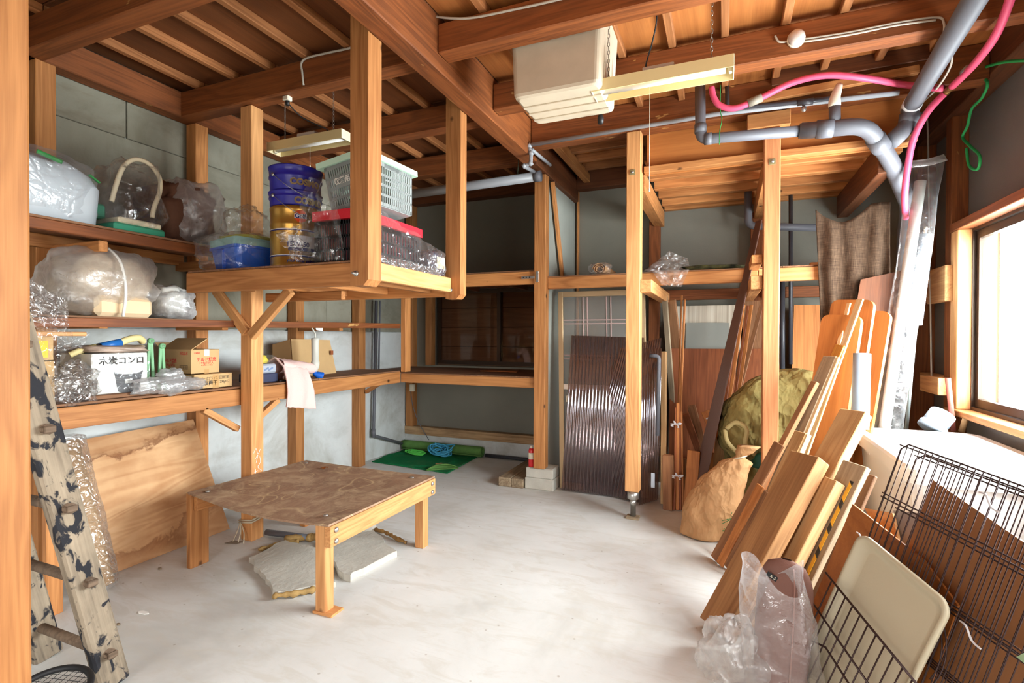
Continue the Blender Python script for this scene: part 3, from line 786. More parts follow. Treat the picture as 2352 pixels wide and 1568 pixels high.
tube('run', arc_path(q, .06), .050, PVC, dp2, 20)
collar(at(2098, 235, z=2.88), at(2090, 250, z=2.88), .0535, TAPE, dp2, 'joint_ring')
collar(at(2090, 262, y=4.03), at(2086, 285, y=4.03), .056, PVC, dp2)
o = tube('drain_pipe', arc_path([at(1719, 432, y=5.2), at(1719, 519, y=5.2), at(1885, 523, y=5.2)], .06), .033, PVC, None, 16)
tag(o, 'grey pipe with an elbow on the back wall beside the reddish post', 'pipe')
for (px, yy, r, lab, zb, ztop) in ((1816, 5.3, .017, 'thin dark pipe standing against the back wall right of the reddish post', 836, 440), (1797, 5.32, .022, 'dark pipe standing close behind the reddish post', 900, 640)):
    o = tube('vertical_pipe', [at(px, zb, y=yy), at(px, ztop, y=yy)], r, PVC_D, None, 12); tag(o, lab, 'pipe')
wp = empty('long_pipe', at(1100, 420, y=4.26), 'pale grey pipe slung under the alcove ceiling', 'pipe')
a, b = at(935, 447, y=4.26), at(1240, 404, y=4.26)
tube('run', [a, b], .042, PVC_L, wp, 18); collar(b - (b - a).normalized() * .05, b + (b - a).normalized() * .01, .047, PVC, wp, 'end_collar')
WIRE = plain('hanging_wire', srgb(80, 100, 84), .5)
for f in (.13, .62): 
    c = a.lerp(b, f + .22); tube('hanging_wire', [c + V((0, 0, -.047)), c + V((.01, 0, .05)), c + V((.02, 0, 4.0 - 3.8 + .0))], .003, WIRE, wp, 5)
sp_ = empty('supply_pipe', at(1215, 333, y=3.95), 'thin pale water pipe along the far cross beam with elbows at its left end', 'pipe')
tube('run', [at(1213, 334, y=3.95), at(1640, 263, y=3.95), at(2065, 213, y=3.95)], .016, PVC_L, sp_, 12)
tube('elbow', arc_path([at(1213, 334, y=3.95), at(1220, 352, y=3.95), at(1219, 376, y=3.95), at(1202, 381, y=3.95), at(1226, 394, y=4.2)], .02), .0155, PVC_L, sp_, 12)
tube('branch', [at(1222, 344, y=3.95), at(1264, 379, y=4.35)], .0145, PVC_L, sp_, 12)
for p in ((1216, 335), (1220, 352), (1219, 375), (1204, 381)):
    c = at(*p, y=3.95); tube('collar', [c - V((.012, 0, .008)), c + V((.012, 0, .008))], .021, PVC_L, sp_, 12)
o = empty('supply_pipe', at(1670, 252, y=3.9), 'thin dark pipe with a small brass tap below the pink hose', 'pipe')
tube('run', arc_path([at(1670, 190, y=3.9), at(1671, 250, y=3.9), at(1800, 238, y=3.9), at(1925, 224, y=3.9)], .03), .014, PVC_D, o, 12)
tube('tee', [at(1832, 236, y=3.9), at(1868, 232, y=3.9)], .021, PVC_D, o, 12)
lathe('tap', [(.008, -.06), (.016, -.05), (.016, -.03), (.009, -.028), (.009, 0)], Matrix.Translation(at(1846, 236, y=3.9)), STEEL, o, 12)

# pink hose
HOSE = plain('pink_hose', srgb(222, 84, 118), .45, spec=.4)
BRASS = plain('old_brass', srgb(128, 92, 48), .45, .7)
hh = empty('pink_hose', at(2180, 205, x=1.22), 'pink water hose looping under the ceiling to a brass tee on the right', 'hose')
T = at(2178, 205, x=1.22)
tube('branch', spline([at(2165, 203, x=1.19), at(2080, 195, y=3.95), at(1990, 180, y=3.8), at(1900, 173, y=3.75), at(1820, 190, y=3.75), at(1745, 226, y=3.75), at(1690, 248, y=3.75), at(1655, 243, y=3.75), at(1640, 225, y=3.75), at(1634, 200, y=3.75)], 6), .020, HOSE, hh, 12)
tube('riser', spline([at(2330, -30, x=1.22), at(2290, 75, x=1.22), at(2240, 145, x=1.22), at(2188, 198, x=1.22)], 6), .020, HOSE, hh, 12)
tube('downrun', spline([at(2172, 212, x=1.22), at(2130, 258, y=3.92), at(2098, 320, y=4.0), at(2084, 390, y=4.1), at(2078, 450, y=4.20), at(2080, 500, y=4.42)], 6), .020, HOSE, hh, 12)
tube('tee_fitting', [at(2158, 203, x=1.2), T, at(2190, 196, x=1.22)], .019, BRASS, hh, 12); tube('tee_fitting', [T, at(2172, 214, x=1.22)], .019, BRASS, hh, 12)
tube('sleeve', [at(1718, 238, y=3.75), at(1750, 224, y=3.75)], .027, plain('sleeve_grey', srgb(150, 140, 126), .5), hh, 12)
for p, q2 in (((2214, 168), (2224, 158)), ((2140, 244), (2148, 236))):
    tube('hose_clip', [at(*p, x=1.22), at(*q2, x=1.22)], .0225, STEEL, hh, 12)
GREENS = plain('green_string', srgb(40, 168, 88), .55)
o = tube('green_string', spline([at(2380, 138, x=1.45), at(2330, 140, x=1.45), at(2290, 146, x=1.45), at(2248, 163, x=1.45), at(2268, 190, x=1.45), at(2255, 225, x=1.45), at(2232, 250, x=1.45), at(2222, 290, x=1.45), at(2211, 315, x=1.45), at(2228, 335, x=1.45), at(2250, 358, x=1.45), at(2246, 388, x=1.45), at(2226, 380, x=1.45), at(2220, 340, x=1.45)], 6), .0085, GREENS)
tag(o, 'bright green string hanging in a loop on the right wall', 'string')
GREENT = plain('green_twine', srgb(44, 128, 60), .6)
o = tube('green_twine', spline([at(1655, 195, y=3.74), at(1654, 250, y=3.745), at(1658, 275, y=3.74), at(1653, 300, y=3.74), at(1652, 332, y=3.74)], 4), .003, GREENT, None, 5)
tag(o, 'thin green twine dangling beside the narrow drain pipe', 'twine')
# sensor dome and cables on the right cross beam
o = empty('ceiling_dome', at(1828, 92, y=3.22), 'small round clear dome fixed to the cross beam beside grey cables', 'junction box')
Md = plane_matrix(at(1828, 92, y=3.245), (1, 0, 0), (0, 0, 1)); Md = Md @ Matrix.Rotation(0, 4, 'X')
lathe('base', [(.0, .0), (.045, .0), (.045, .02), (0, .02)], Md, IVORY, o, 20)
lathe('dome', [(.043, .02), (.04, .04), (.03, .055), (.015, .062), (0, .064)], Md, plain('dome_plastic', srgb(206, 190, 180), .15, spec=.7), o, 20)
o = tubes('cable_run', [spline([at(1780, 82, y=3.24), at(1790, 96, y=3.24), at(1815, 94, y=3.24)]), spline([at(1845, 90, y=3.24), at(1950, 74, y=3.24), at(2060, 52, y=3.24), at(2150, 40, y=3.24), at(2168, 52, y=3.24), at(2168, 80, y=3.24)]), spline([at(1845, 96, y=3.24), at(1950, 80, y=3.24), at(2060, 58, y=3.24), at(2150, 46, y=3.24)])], .006, CABLE, None, 6)
tag(o, 'pair of grey cables stapled along the right cross beam', 'cable')
o = tube('cable_run', spline([at(2185, 105, z=2.95), at(2184, 150, z=2.93), at(2150, 205, z=2.9), at(2108, 245, x=1.30), at(2100, 262, x=1.3), at(2125, 262, x=1.42), at(2131, 300, x=1.45), at(2133, 420, x=1.455), at(2136, 640, x=1.455), at(2140, 900, x=1.455)], 5), .006, CABLE, None, 6)
tag(o, 'grey cable running down the right corner post', 'cable')
bp = empty('boxed_panel', at(1950, 150, y=3.55), 'brown boxed-in panel between the right cross beams', 'panel')
board('front', at(1772, 172, y=3.90), at(2135, 108, y=3.90), .15, .012, (0, 0, 1), BEAM_D, bp)
board('lower_edge', at(1745, 228, y=3.93), at(2110, 160, y=3.93), .05, .04, (0, 0, 1), CEDAR, bp)

# ================================================================ low table
def table_top_mat():
    s = NT('dusty_table_top')
    v = s.mapping((1, 1, 1), False)
    a = s.noise(v, 2.2, 6, .65, .6); g = s.noise(s.mapping((1, .06, 1), False), 90, 3, .6)
    c = s.ramp(s.math('ADD', s.math('MULTIPLY', a, .7), s.math('MULTIPLY', g, .35)), [(.35, srgb(120, 90, 70)), (.55, srgb(150, 118, 94)), (.75, srgb(172, 140, 112))])
    st = s.noise(v, 1.5, 2, .5, 1.2)
    line = s.math('ABSOLUTE', s.math('SUBTRACT', st, .52))
    c = s.mix(s.ramp(line, [(.0, (.7, .7, .7)), (.006, (0, 0, 0))]), c, srgb(208, 182, 138))
    d = s.noise(v, 7, 6, .75, .8)
    c = s.mix(s.ramp(d, [(.46, (0, 0, 0)), (.68, (.7, .7, .7))]), c, srgb(200, 176, 142))
    s.col(c).p(Roughness=.6, Specular_IOR_Level=.35); s.bump(d, .1, .003)
    return s.m
TT = table_top_mat()
tb = empty('low_table', (-2.45, 2.6, 0), 'low work table with a bowed dusty plywood top and four mixed legs', 'table')
zt = .455
def top_geo():
    c = [(-2.968, 2.095), (-1.815, 2.005), (-1.80, 2.99), (-2.925, 2.995)]
    nu, nv = 15, 5; vs = []; fs = []
    for lay in (0, 1):
        for j in range(nv):
            for i in range(nu):
                u, w = i / (nu - 1), j / (nv - 1)
                p = [(c[0][k] * (1 - u) + c[1][k] * u) * (1 - w) + (c[3][k] * (1 - u) + c[2][k] * u) * w for k in (0, 1)]
                sag = -.030 * math.sin(math.pi * u) * (1 - w) ** 1.3 - .006 * math.sin(math.pi * u)
                vs.append(V((p[0], p[1], zt + sag + (.011 if lay else 0))))
    n = nu * nv
    for j in range(nv - 1):
        for i in range(nu - 1):
            q = [j * nu + i, j * nu + i + 1, (j + 1) * nu + i + 1, (j + 1) * nu + i]
            fs.append(q[::-1]); fs.append([n + k for k in q])
    edge = [i for i in range(nu)] + [j * nu + nu - 1 for j in range(1, nv)] + [(nv - 1) * nu + i for i in range(nu - 2, -1, -1)] + [j * nu for j in range(nv - 2, 0, -1)]
    for a, b in zip(edge, edge[1:] + edge[:1]): fs.append([a, b, n + b, n + a])
    return vs, fs
top = mkw('table_top', *top_geo(), TT, tb)
ap = board('apron', (-1.828, 2.012, .40), (-1.812, 2.988, .40), .105, .04, (0, 0, 1), CEDAR_L, tb)
ap2 = board('apron', (-2.935, 2.12, .40), (-2.905, 2.98, .40), .10, .035, (0, 0, 1), CEDAR, tb)
for y, x in ((2.05, -1.806), (2.945, -1.792)):
    for z in (.428, .372):
        lathe('bolt', [(.014, 0), (.014, .004), (.009, .009), (0, .01)], plane_matrix((x, y, z), (0, 1, 0), (0, 0, 1)), STEEL, ap, 12)
bar('leg', -1.915, -1.85, 2.02, 2.085, .0, .454, CEDAR_L, tb)
bar('leg', -1.90, -1.835, 2.905, 2.97, .0, .454, CEDAR_L, tb)
lg = bar('leg', -2.995, -2.955, 2.105, 2.225, .0, .454, CEDAR, tb)
for y in (2.135, 2.19):
    lathe('bolt', [(.012, 0), (.012, .004), (.007, .009), (0, .01)], plane_matrix((-2.954, y, .425), (0, 1, 0), (0, 0, 1)), STEEL, lg, 12)
bar('leg', -2.90, -2.84, 2.9, 2.96, 0, .454, CEDAR, tb)
bar('foot_pad', -1.925, -1.80, 2.01, 2.10, 0, .012, CEDAR_L, tb)
for x, y in ((-1.93, 2.11), (-1.92, 2.9), (-2.88, 2.16), (-2.86, 2.93)):
    lathe('bolt', [(.014, 0), (.014, .003), (.008, .008), (0, .009)], Matrix.Translation((x, y, zt + .008)), STEEL, top, 12)
def leaf(name, p, r, seed, mat, label):
    rnd = random.Random(seed); n = 9; vs = [V((0, 0, .012))]
    for k in range(n):
        a = 2 * math.pi * k / n; rr = r * (.6 + .6 * rnd.random()); vs.append(V((rr * math.cos(a), rr * .6 * math.sin(a), rnd.random() * .018)))
    fs = [[0, 1 + k, 1 + (k + 1) % n] for k in range(n)]
    o = mk(name, vs, fs, mat, None, Matrix.Translation(p)); md = o.modifiers.new('thickness', 'SOLIDIFY'); md.thickness = .001
    tag(o, label, 'leaf', 'dry leaves'); return o
LEAF = plain('dry_leaf', srgb(142, 82, 34), .7)
leaf('dry_leaf', (-2.62, 2.86, zt + .008), .032, 3, LEAF, 'curled brown dry leaf on the low table top')
leaf('dry_leaf', (-2.87, 4.86, .012), .04, 5, plain('dry_leaf_pale', srgb(190, 150, 100), .7), 'pale brown dry leaf on the green turf mat')

# ================================================================ broken slabs and debris under the table
SLAB = plain('broken_concrete', srgb(198, 192, 180), .85, bump=.5, bscale=30, mottle=.14, mscale=5)
def slab(poly, t, label, seed, z=0.0):
    rnd = random.Random(seed); out = []
    n = len(poly)
    for k in range(n):
        a, b = V((*poly[k], 0)), V((*poly[(k + 1) % n], 0)); m = max(2, int((b - a).length / .05))
        for j in range(m):
            p = a.lerp(b, j / m); out.append((p.x + rnd.uniform(-.012, .012), p.y + rnd.uniform(-.012, .012)))
    cx = sum(p[0] for p in out) / len(out); cy = sum(p[1] for p in out) / len(out)
    o = plate('concrete_slab', [(x - cx, y - cy) for x, y in out], t, Matrix.Translation((cx, cy, z)), SLAB, None, .003)
    tag(o, label, 'concrete slab', 'broken concrete slabs'); return o
slab([(-2.20, 2.05), (-2.01, 2.27), (-2.13, 2.37), (-2.45, 2.60), (-2.74, 2.60), (-2.715, 2.31)], .032, 'largest broken concrete slab, left of the near table leg', 1)
slab([(-1.975, 2.335), (-1.925, 2.72), (-2.27, 2.97), (-2.46, 2.66), (-2.115, 2.40)], .042, 'thicker broken concrete slab under the right side of the low table', 2)
slab([(-2.36, 2.98), (-2.30, 3.02), (-2.55, 2.86), (-2.52, 2.78)][::-1], .05, 'small broken concrete slab behind the foam crust', 4)
GLUE = plain('old_foam', srgb(172, 138, 84), .85, bump=.6, bscale=30, mottle=.3, mscale=12)
def crust(name, pts, r, mat, seed, label, cat):
    rnd = random.Random(seed); pts = spline(pts, 6)
    o = tube(name, [p + V((rnd.uniform(-1, 1), rnd.uniform(-1, 1), 0)) * r * .3 for p in pts], [r * rnd.uniform(.5, 1.2) for p in pts], mat, None, 7)
    tag(o, label, cat); return o
crust('foam_crust', [(-2.76, 2.64, .02), (-2.62, 2.70, .03), (-2.55, 2.71, .045), (-2.44, 2.70, .045), (-2.38, 2.73, .04)], .024, GLUE, 3, 'ochre crust of old foam on the broken slabs', 'foam')
crust('foam_crust', [(-2.80, 2.45, .012), (-2.74, 2.60, .012), (-2.66, 2.66, .015)], .016, GLUE, 5, 'thin ochre foam strip along the left edge of the largest slab', 'foam')
crust('foam_crust', [(-2.21, 2.035, .02), (-2.13, 2.09, .022), (-2.07, 2.17, .02)], .018, GLUE, 6, 'ochre foam strip on the near edge of the largest slab', 'foam')
crust('wood_stick', [(-2.31, 3.02, .02), (-2.2, 3.0, .022), (-2.08, 2.95, .018), (-1.985, 2.925, .014)], .014, wood('bark_stick', srgb(170, 130, 76), srgb(110, 76, 40), knots=False), 8, 'crooked brown stick on the floor right of the slabs', 'stick')
o = tube('floor_pipe', [(-2.96, 2.66, .03), (-2.60, 2.70, .032)], .020, PVC, None, 14); tag(o, 'short grey pipe lying between the knotty post and the foam crust', 'pipe')
o = empty('twine_wrap', (-3.02, 2.6, .10), 'pale twine tied around the foot of the knotty post', 'twine')
TWINE = plain('pale_twine', srgb(206, 192, 166), .8)
ring = [(-3.083, 2.544, .12), (-2.966, 2.544, .135), (-2.966, 2.656, .15), (-3.083, 2.656, .13)]
tube('loop', ring, .006, TWINE, o, 6, closed=True); tube('loop', [V(p) + V((0, 0, .015)) for p in ring], .006, TWINE, o, 6, closed=True)
for k in range(3): tube('loose_end', spline([(-3.07, 2.542, .125), (-3.07 + .03 * k, 2.52, .07), (-3.09 + .05 * k, 2.50, .005)]), .004, TWINE, o, 5)
plate('paper_scrap', [(0, 0), (.09, .02), (.1, .07), (.02, .06)], .002, Matrix.Translation((-3.12, 2.46, .001)), plain('grey_scrap', srgb(140, 130, 116), .8), o)

# ================================================================ green turf mat, ropes
def turf_mat():
    s = NT('green_turf'); v = s.mapping((1, 1, 1), False)
    a = s.noise(v, 220, 3, .7); b = s.noise(v, 3, 4, .6)
    vo = s.n('ShaderNodeTexGradient'); 
    c = s.ramp(a, [(.3, srgb(10, 84, 48)), (.55, srgb(28, 122, 72)), (.8, srgb(66, 158, 104))])
    c = s.mix(s.ramp(b, [(.5, (0, 0, 0)), (.8, (.25, .25, .25))]), c, srgb(120, 150, 100))
    s.col(c).p(Roughness=.95, Specular_IOR_Level=.1); s.bump(a, .8, .004); return s.m
TURF = turf_mat()
TURF_B = plain('turf_back', srgb(98, 142, 72), .95, bump=.5, bscale=120, mottle=.2, mscale=8)
gm = empty('turf_mat', (-3.1, 5.0, 0), 'green artificial turf mat, partly rolled up, on the alcove floor', 'mat')
def matf(u, v):
    a, b, c, d = V((-3.64, 4.70, 0)), V((-2.62, 4.60, 0)), V((-2.66, 5.36, 0)), V((-3.66, 5.36, 0))
    p = a.lerp(b, u).lerp(d.lerp(c, u), v); p.z = .006
    rr = math.hypot((p.x + 3.22) / .42, (p.y - 5.0) / .30)
    p.z += .012 * math.exp(-((rr - 1) / .09) ** 2)
    if u > .62 and v < .35: pass
    return p
grid('flat_part', 60, 44, matf, TURF, gm, thick=.008)
def curl(u, v):
    a, b = V((-2.86, 4.59, 0)), V((-2.60, 4.80, 0)); ax = (b - a).normalized(); nrm = V((-ax.y, ax.x, 0))
    p = a.lerp(b, u); r = .028 * math.sin(math.pi * min(max(u, .02), .98)) ** .6; an = math.pi * 1.1 * v
    return p + nrm * (r * math.sin(an) * 2.2) + V((0, 0, .012 + r * (1 - math.cos(an))))
grid('curled_corner', 16, 10, curl, TURF_B, gm, thick=.006)
def rollf(u, v):
    an = v * 4.3 * math.pi; r = .030 + .0075 * an / math.pi
    x = -3.68 + u * 1.08
    return V((x, 5.375 - r * math.sin(an) , .07 - r * math.cos(an)))
grid('rolled_part', 14, 60, rollf, TURF_B, gm, thick=.006)
def bundle(name, ctr, r, mat, label, seed, turns=9, rad=.006, flat=.5):
    rnd = random.Random(seed); o = empty(name, (ctr[0], ctr[1], ctr[2]), label, 'rope', 'rope bundles')
    pts = []
    for k in range(turns):
        ph = rnd.uniform(0, 6.28); ex = rnd.uniform(.35, 1.0); tilt = rnd.uniform(-.5, .5); dx, dy = rnd.uniform(-.4, .4) * r, rnd.uniform(-.3, .3) * r
        for j in range(9):
            a = ph + 2 * math.pi * j / 9
            pts.append(V(ctr) + V((dx + r * math.cos(a), dy + r * ex * .6 * math.sin(a), rad * 2 + flat * r * (.6 + .6 * math.sin(a + tilt * 3)) * rnd.uniform(.6, 1) + .2 * r * tilt)))
    for p in pts: p.z = max(p.z, ctr[2] + rad)
    tube('coil', spline(pts, 4), rad, mat, o, 6); return o
bundle('rope_bundle', (-3.06, 5.22, .02), .12, plain('blue_rope', srgb(70, 160, 196), .6), 'tangled light blue rope bundle on the turf mat', 4, 9, .008, .8)
bundle('rope_bundle', (-3.38, 5.16, .02), .10, plain('lime_rope', srgb(92, 206, 84), .6), 'flat lime green rope bundle left of the blue rope', 9, 8, .006, .28)
# pipes on the alcove wall and floor
o = empty('wall_conduit', (-3.65, 4.8, 0), 'grey conduit dropping down the left wall and bending along it to the mat', 'pipe')
tube('run', arc_path([at(864, 690, x=-3.66), at(858, 1000, x=-3.66), at(938, 1022, x=-3.68)], .06), .017, PVC, o, 12)
tube('collar', [at(858, 985, x=-3.66), at(858, 1004, x=-3.66)], .022, PVC, o, 12)
tube('second_run', [at(873, 690, x=-3.68), at(870, 850, x=-3.68)], .010, PVC, o, 10)
o = tube('floor_pipe', [(-2.58, 5.42, .022), (-1.64, 5.42, .022)], .02, PVC_D, None, 12); tag(o, 'dark pipe on the floor along the alcove back wall', 'pipe')
o = tube('wall_wire', spline([at(943, 895, y=5.43), at(948, 930, y=5.43), at(962, 970, y=5.42), at(985, 1010, y=5.40)]), .005, PVC, None, 6); tag(o, 'thin grey wire from a small socket in the alcove corner', 'wire')
o = empty('wall_socket', at(948, 890, y=5.43), 'small ivory socket on the alcove corner post', 'socket')
c = at(948, 890, y=5.43); bar('box', c.x - .03, c.x + .03, 5.40, 5.438, c.z - .045, c.z + .045, IVORY, o, .006); bar('cover', c.x - .016, c.x + .016, 5.395, 5.40, c.z - .025, c.z + .025, IVORY, o, .002)
o = empty('grey_slab', (-1.85, 4.85, 0), 'flat grey weathered slab on the floor beside the footing block', 'slab')
bar('plank', -1.97, -1.845, 4.42, 5.36, .0, .085, OLDWOOD, o, .006); bar('plank', -1.84, -1.72, 4.42, 5.36, .0, .085, OLDWOOD, o, .006)
sc = empty('spray_can', (-1.655, 4.50, .198), 'red spray can with a white cap standing on the footing block', 'can')
RED = plain('red_can_paint', srgb(206, 36, 44), .35, spec=.5)
Mc = Matrix.Translation((-1.662, 4.485, .199))
lathe('body', [(.026, 0), (.028, .004), (.028, .15), (.022, .165), (.012, .17)], Mc, RED, sc, 24)
lathe('label_band', [(.0285, .07), (.0285, .13)], Mc, IVORY, sc, 24)
lathe('cap', [(.012, .168), (.012, .19), (.008, .195), (0, .195)], Mc, IVORY, sc, 16)

# ================================================================ plywood panel, wrapped roll
def stained_ply():
    s = NT('stained_plywood')
    st = s.mapping((1, 1, .14)); n1 = s.noise(st, 5, 3, .5, .8)
    r = s.math('MULTIPLY_ADD', s.math('SINE', s.math('MULTIPLY', n1, 50.0)), .5, .5)
    a = s.noise(s.mapping((1, 1, 1)), 2.5, 5, .6)
    c = s.ramp(s.math('ADD', s.math('MULTIPLY', r, .13), s.math('MULTIPLY', a, .87)), [(.3, srgb(184, 132, 86)), (.6, srgb(216, 172, 126)), (.8, srgb(226, 188, 146))])
    sep = s.t.nodes.new('ShaderNodeSeparateXYZ'); s.l(s.tc.outputs['Object'], sep.inputs[0])
    ed = s.noise(s.mapping((1, 1, 1)), 3.2, 5, .7, .6)
    lo = s.math('ADD', sep.outputs[0], s.math('MULTIPLY', ed, .36))
    c = s.mix(s.ramp(lo, [(.455, (0, 0, 0)), (.475, (.85, .85, .85)), (.50, (.4, .4, .4)), (.54, (.25, .25, .25))]), c, srgb(122, 74, 40))
    lo2 = s.math('SUBTRACT', s.math('MULTIPLY', ed, .45), sep.outputs[0])
    c = s.mix(s.ramp(lo2, [(.50, (0, 0, 0)), (.52, (.55, .55, .55)), (.58, (.22, .22, .22))]), c, srgb(132, 78, 46))
    s.col(c).p(Roughness=.65, Specular_IOR_Level=.3); return s.m
b0, b1 = V((-3.325, 1.88, .0)), V((-3.325, 2.66, 0)); t0, t1 = V((-3.60, 1.76, .765)), V((-3.60, 2.585, .79))
def panel():
    nrm = (b1 - b0).cross(t0 - b0).normalized()
    if nrm.x < 0: nrm = -nrm
    o0 = (b0 + b1 + t0 + t1) / 4
    ydir = (b1 - b0).normalized(); M = plane_matrix(o0, (t0 - b0) + (t1 - b1), ydir)
    Mi = M.inverted(); q = [Mi @ p for p in (b0, b1, t1, t0)]
    # local X runs up the sheet, local Z is its normal
    vs = [V((p.x, p.y, z)) for z in (-.006, .006) for p in q]
    fs = [[0, 1, 2, 3][::-1], [4, 5, 6, 7], [0, 1, 5, 4], [1, 2, 6, 5], [2, 3, 7, 6], [3, 0, 4, 7]]
    # grain along the sheet: swap to local Z = along
    M2 = M @ Matrix(((1, 0, 0, 0), (0, 0, 1, 0), (0, -1, 0, 0), (0, 0, 0, 1)))
    M2i = Matrix(((1, 0, 0, 0), (0, 0, 1, 0), (0, -1, 0, 0), (0, 0, 0, 1))).inverted()
    return mk('stained_plywood', [M2i @ v for v in vs], fs, stained_ply(), None, M2)
o = panel(); tag(o, 'water-stained plywood sheet leaning on the left wall behind the low table', 'plywood sheet')

FILM = clear_film('wrap_film', (1, 1, 1, 1), .16, .5, .22, .16, 1.0, 22)
FILM_C = clear_film('clear_bag_film', (1, 1, 1, 1), .05, .36, .3, .12, .6, 7)
FILM_M = clear_film('milky_bag_film', (.97, .97, .98, 1), .36, .5, .72, .25, .8, 9)
FILM_D = clear_film('dusty_bag_film', (.95, .91, .88, 1), .26, .40, .75, .3, .6, 7)
KRAFT = plain('kraft_tube', srgb(196, 160, 118), .7)
wr_ = empty('wrapped_roll', (-3.15, 1.75, 0), 'long paper roll wrapped in shiny clear film leaning on the plywood sheet', 'roll')
ra, rb = V((-3.135, 1.735, .03)), V((-3.43, 1.72, .80))
tube('paper_roll', [ra, rb], .052, KRAFT, wr_, 20)
tube('paper_roll', [ra + V((-.05, -.085, 0)), rb + V((-.05, -.085, -.08))], .040, plain('brown_roll', srgb(132, 96, 70), .7), wr_, 18)
def wrapf(u, v):
    an = u * 2 * math.pi; ax = (rb - ra).normalized(); x = V((0, 1, 0)); y = ax.cross(x)
    p = (ra - ax * .02).lerp(rb + ax * .035, v) + V((0, -.02, 0))
    r = .072 * (1 + .55 * (0.5 - 0.5 * math.cos(an + 2.3))) * (1 + .10 * fbm(V((math.cos(an) * 1.5, math.sin(an) * 1.5, v * 9)), 3))
    if v < .02 or v > .98: r *= .6
    return p + (x * math.cos(an) + y * math.sin(an)) * r
grid('film', 30, 50, wrapf, FILM, wr_, closed_u=True)

# ================================================================ ladder, racket
def ladder_mat():
    s = NT('old_ladder_wood'); v = s.mapping((1, 1, 1))
    st = s.noise(s.mapping((1, 1, .05)), 50, 4, .6); a = s.noise(v, 4, 5, .6)
    c = s.ramp(s.math('ADD', s.math('MULTIPLY', st, .5), s.math('MULTIPLY', a, .5)), [(.3, srgb(84, 74, 64)), (.5, srgb(136, 122, 104)), (.7, srgb(164, 148, 126))])
    sp = s.noise(s.mapping((1, 1, .55)), 17, 4, .6, .6)
    c = s.mix(s.ramp(sp, [(.52, (0, 0, 0)), (.57, (1, 1, 1))]), c, srgb(40, 40, 44))
    s.col(c).p(Roughness=.85, Specular_IOR_Level=.2); s.bump(st, .4, .005); return s.m
LAD = ladder_mat()
ld = empty('wooden_ladder', (-2.5, 1.25, 0), 'old paint-spotted wooden ladder leaning beside the foreground post', 'ladder')
la, lb = V((-2.262, 1.288, 0)), V((-2.262, .90, 1.78))
r1 = board('rail', la, lb, .050, .105, (1, 0, 0), LAD, ld, .008)
la2, lb2 = la + V((-.46, .0, 0)), lb + V((-.40, 0, 0))
board('rail', la2, lb2, .05, .105, (1, 0, 0), LAD, ld, .008)
DARKR = wood('dark_rung', srgb(120, 100, 82), srgb(70, 56, 44), knots=False, rough=.8)
for f in (.085, .26, .43, .60, .77, .93):
    p, q2 = la.lerp(lb, f), la2.lerp(lb2, f)
    rg = tube('rung', [p + V((.05, -.0, 0)), q2 - V((.05, 0, 0))], .019, DARKR, ld, 10)
    bar('wedge', p.x + .03, p.x + .058, p.y - .018, p.y + .018, p.z - .012, p.z + .012, DARKR, rg, .003)
rk = empty('tennis_racket', (-2.22, 1.12, .15), 'black tennis racket at the foot of the ladder', 'racket')
rc = at(110, 1590, z=.16); rx = V((.20, .05, 0)); ry = V((-.03, .14, .03))
hoop = [rc + rx * math.cos(a) * .62 + ry * math.sin(a) * .72 for a in [i * 2 * math.pi / 40 for i in range(40)]]
tube('hoop', hoop, .011, BLACK, rk, 10, closed=True)
strs = []
for k in range(-5, 6):
    t = k / 6; h = math.sqrt(1 - t * t)
    strs.append([rc + rx * .62 * t - ry * .72 * h, rc + rx * .62 * t + ry * .72 * h]); strs.append([rc - rx * .62 * h + ry * .72 * t, rc + rx * .62 * h + ry * .72 * t])
so = tubes('strings', strs, .0012, plain('racket_strings', srgb(40, 42, 44), .5), rk, 4); so['kind'] = 'stuff'
hd = rc - rx * .62
tube('handle', [hd, hd - rx * .5 - V((0, 0, .02)), hd - rx * 1.2 - V((0, .0, .10))], [.011, .014, .016], BLACK, rk, 10)

# ================================================================ door sash and corrugated sheets
def from_corners(name, q, t, mat, parent=None):
    """flat sheet through four world corners (bl, br, tr, tl), thickness t away from the viewer; local Z runs up"""
    bl, br, tr, tl = [V(p) for p in q]
    up = ((tl - bl) + (tr - br)).normalized(); x = (br - bl); x = (x - up * x.dot(up)).normalized(); n = x.cross(up)   # n faces the viewer side
    M = frame_matrix((bl + br + tr + tl) / 4, x, -n, up); Mi = M.inverted()
    f = [Mi @ p for p in (bl, br, tr, tl)]
    vs = [V((p.x, 0, p.z)) for p in f] + [V((p.x, t, p.z)) for p in f]
    fs = [[0, 1, 2, 3], [7, 6, 5, 4], [0, 4, 5, 1], [1, 5, 6, 2], [2, 6, 7, 3], [3, 7, 4, 0]]
    return mk(name, vs, fs, mat, parent, M)
dr = empty('sash_door', (-1.05, 4.6, 0), 'bronze framed glass sash door leaning behind the corrugated sheets', 'door')
db, dt_ = V((-1.415, 4.60, 0)), V((-1.47, 4.70, 1.83)); dw = .80
ux = V((1, 0, 0)); up = (dt_ - db); Ld = up.length; up = up.normalized(); dn = ux.cross(up).normalized()
def dp_(u, v, d=0): return db + ux * u + up * v + dn * d
def dbar(name, u0, v0, u1, v1, w, t, mat, parent, d=0): 
    vert = abs(v1 - v0) > abs(u1 - u0)
    return board(name, dp_(u0, v0, d), dp_(u1, v1, d), w, t, ux if vert else up, mat, parent, .002)
dbar('stile', .02, 0, .02, Ld, .045, .03, BRONZE_L, dr); dbar('stile', dw - .02, 0, dw - .02, Ld, .045, .03, BRONZE_L, dr)
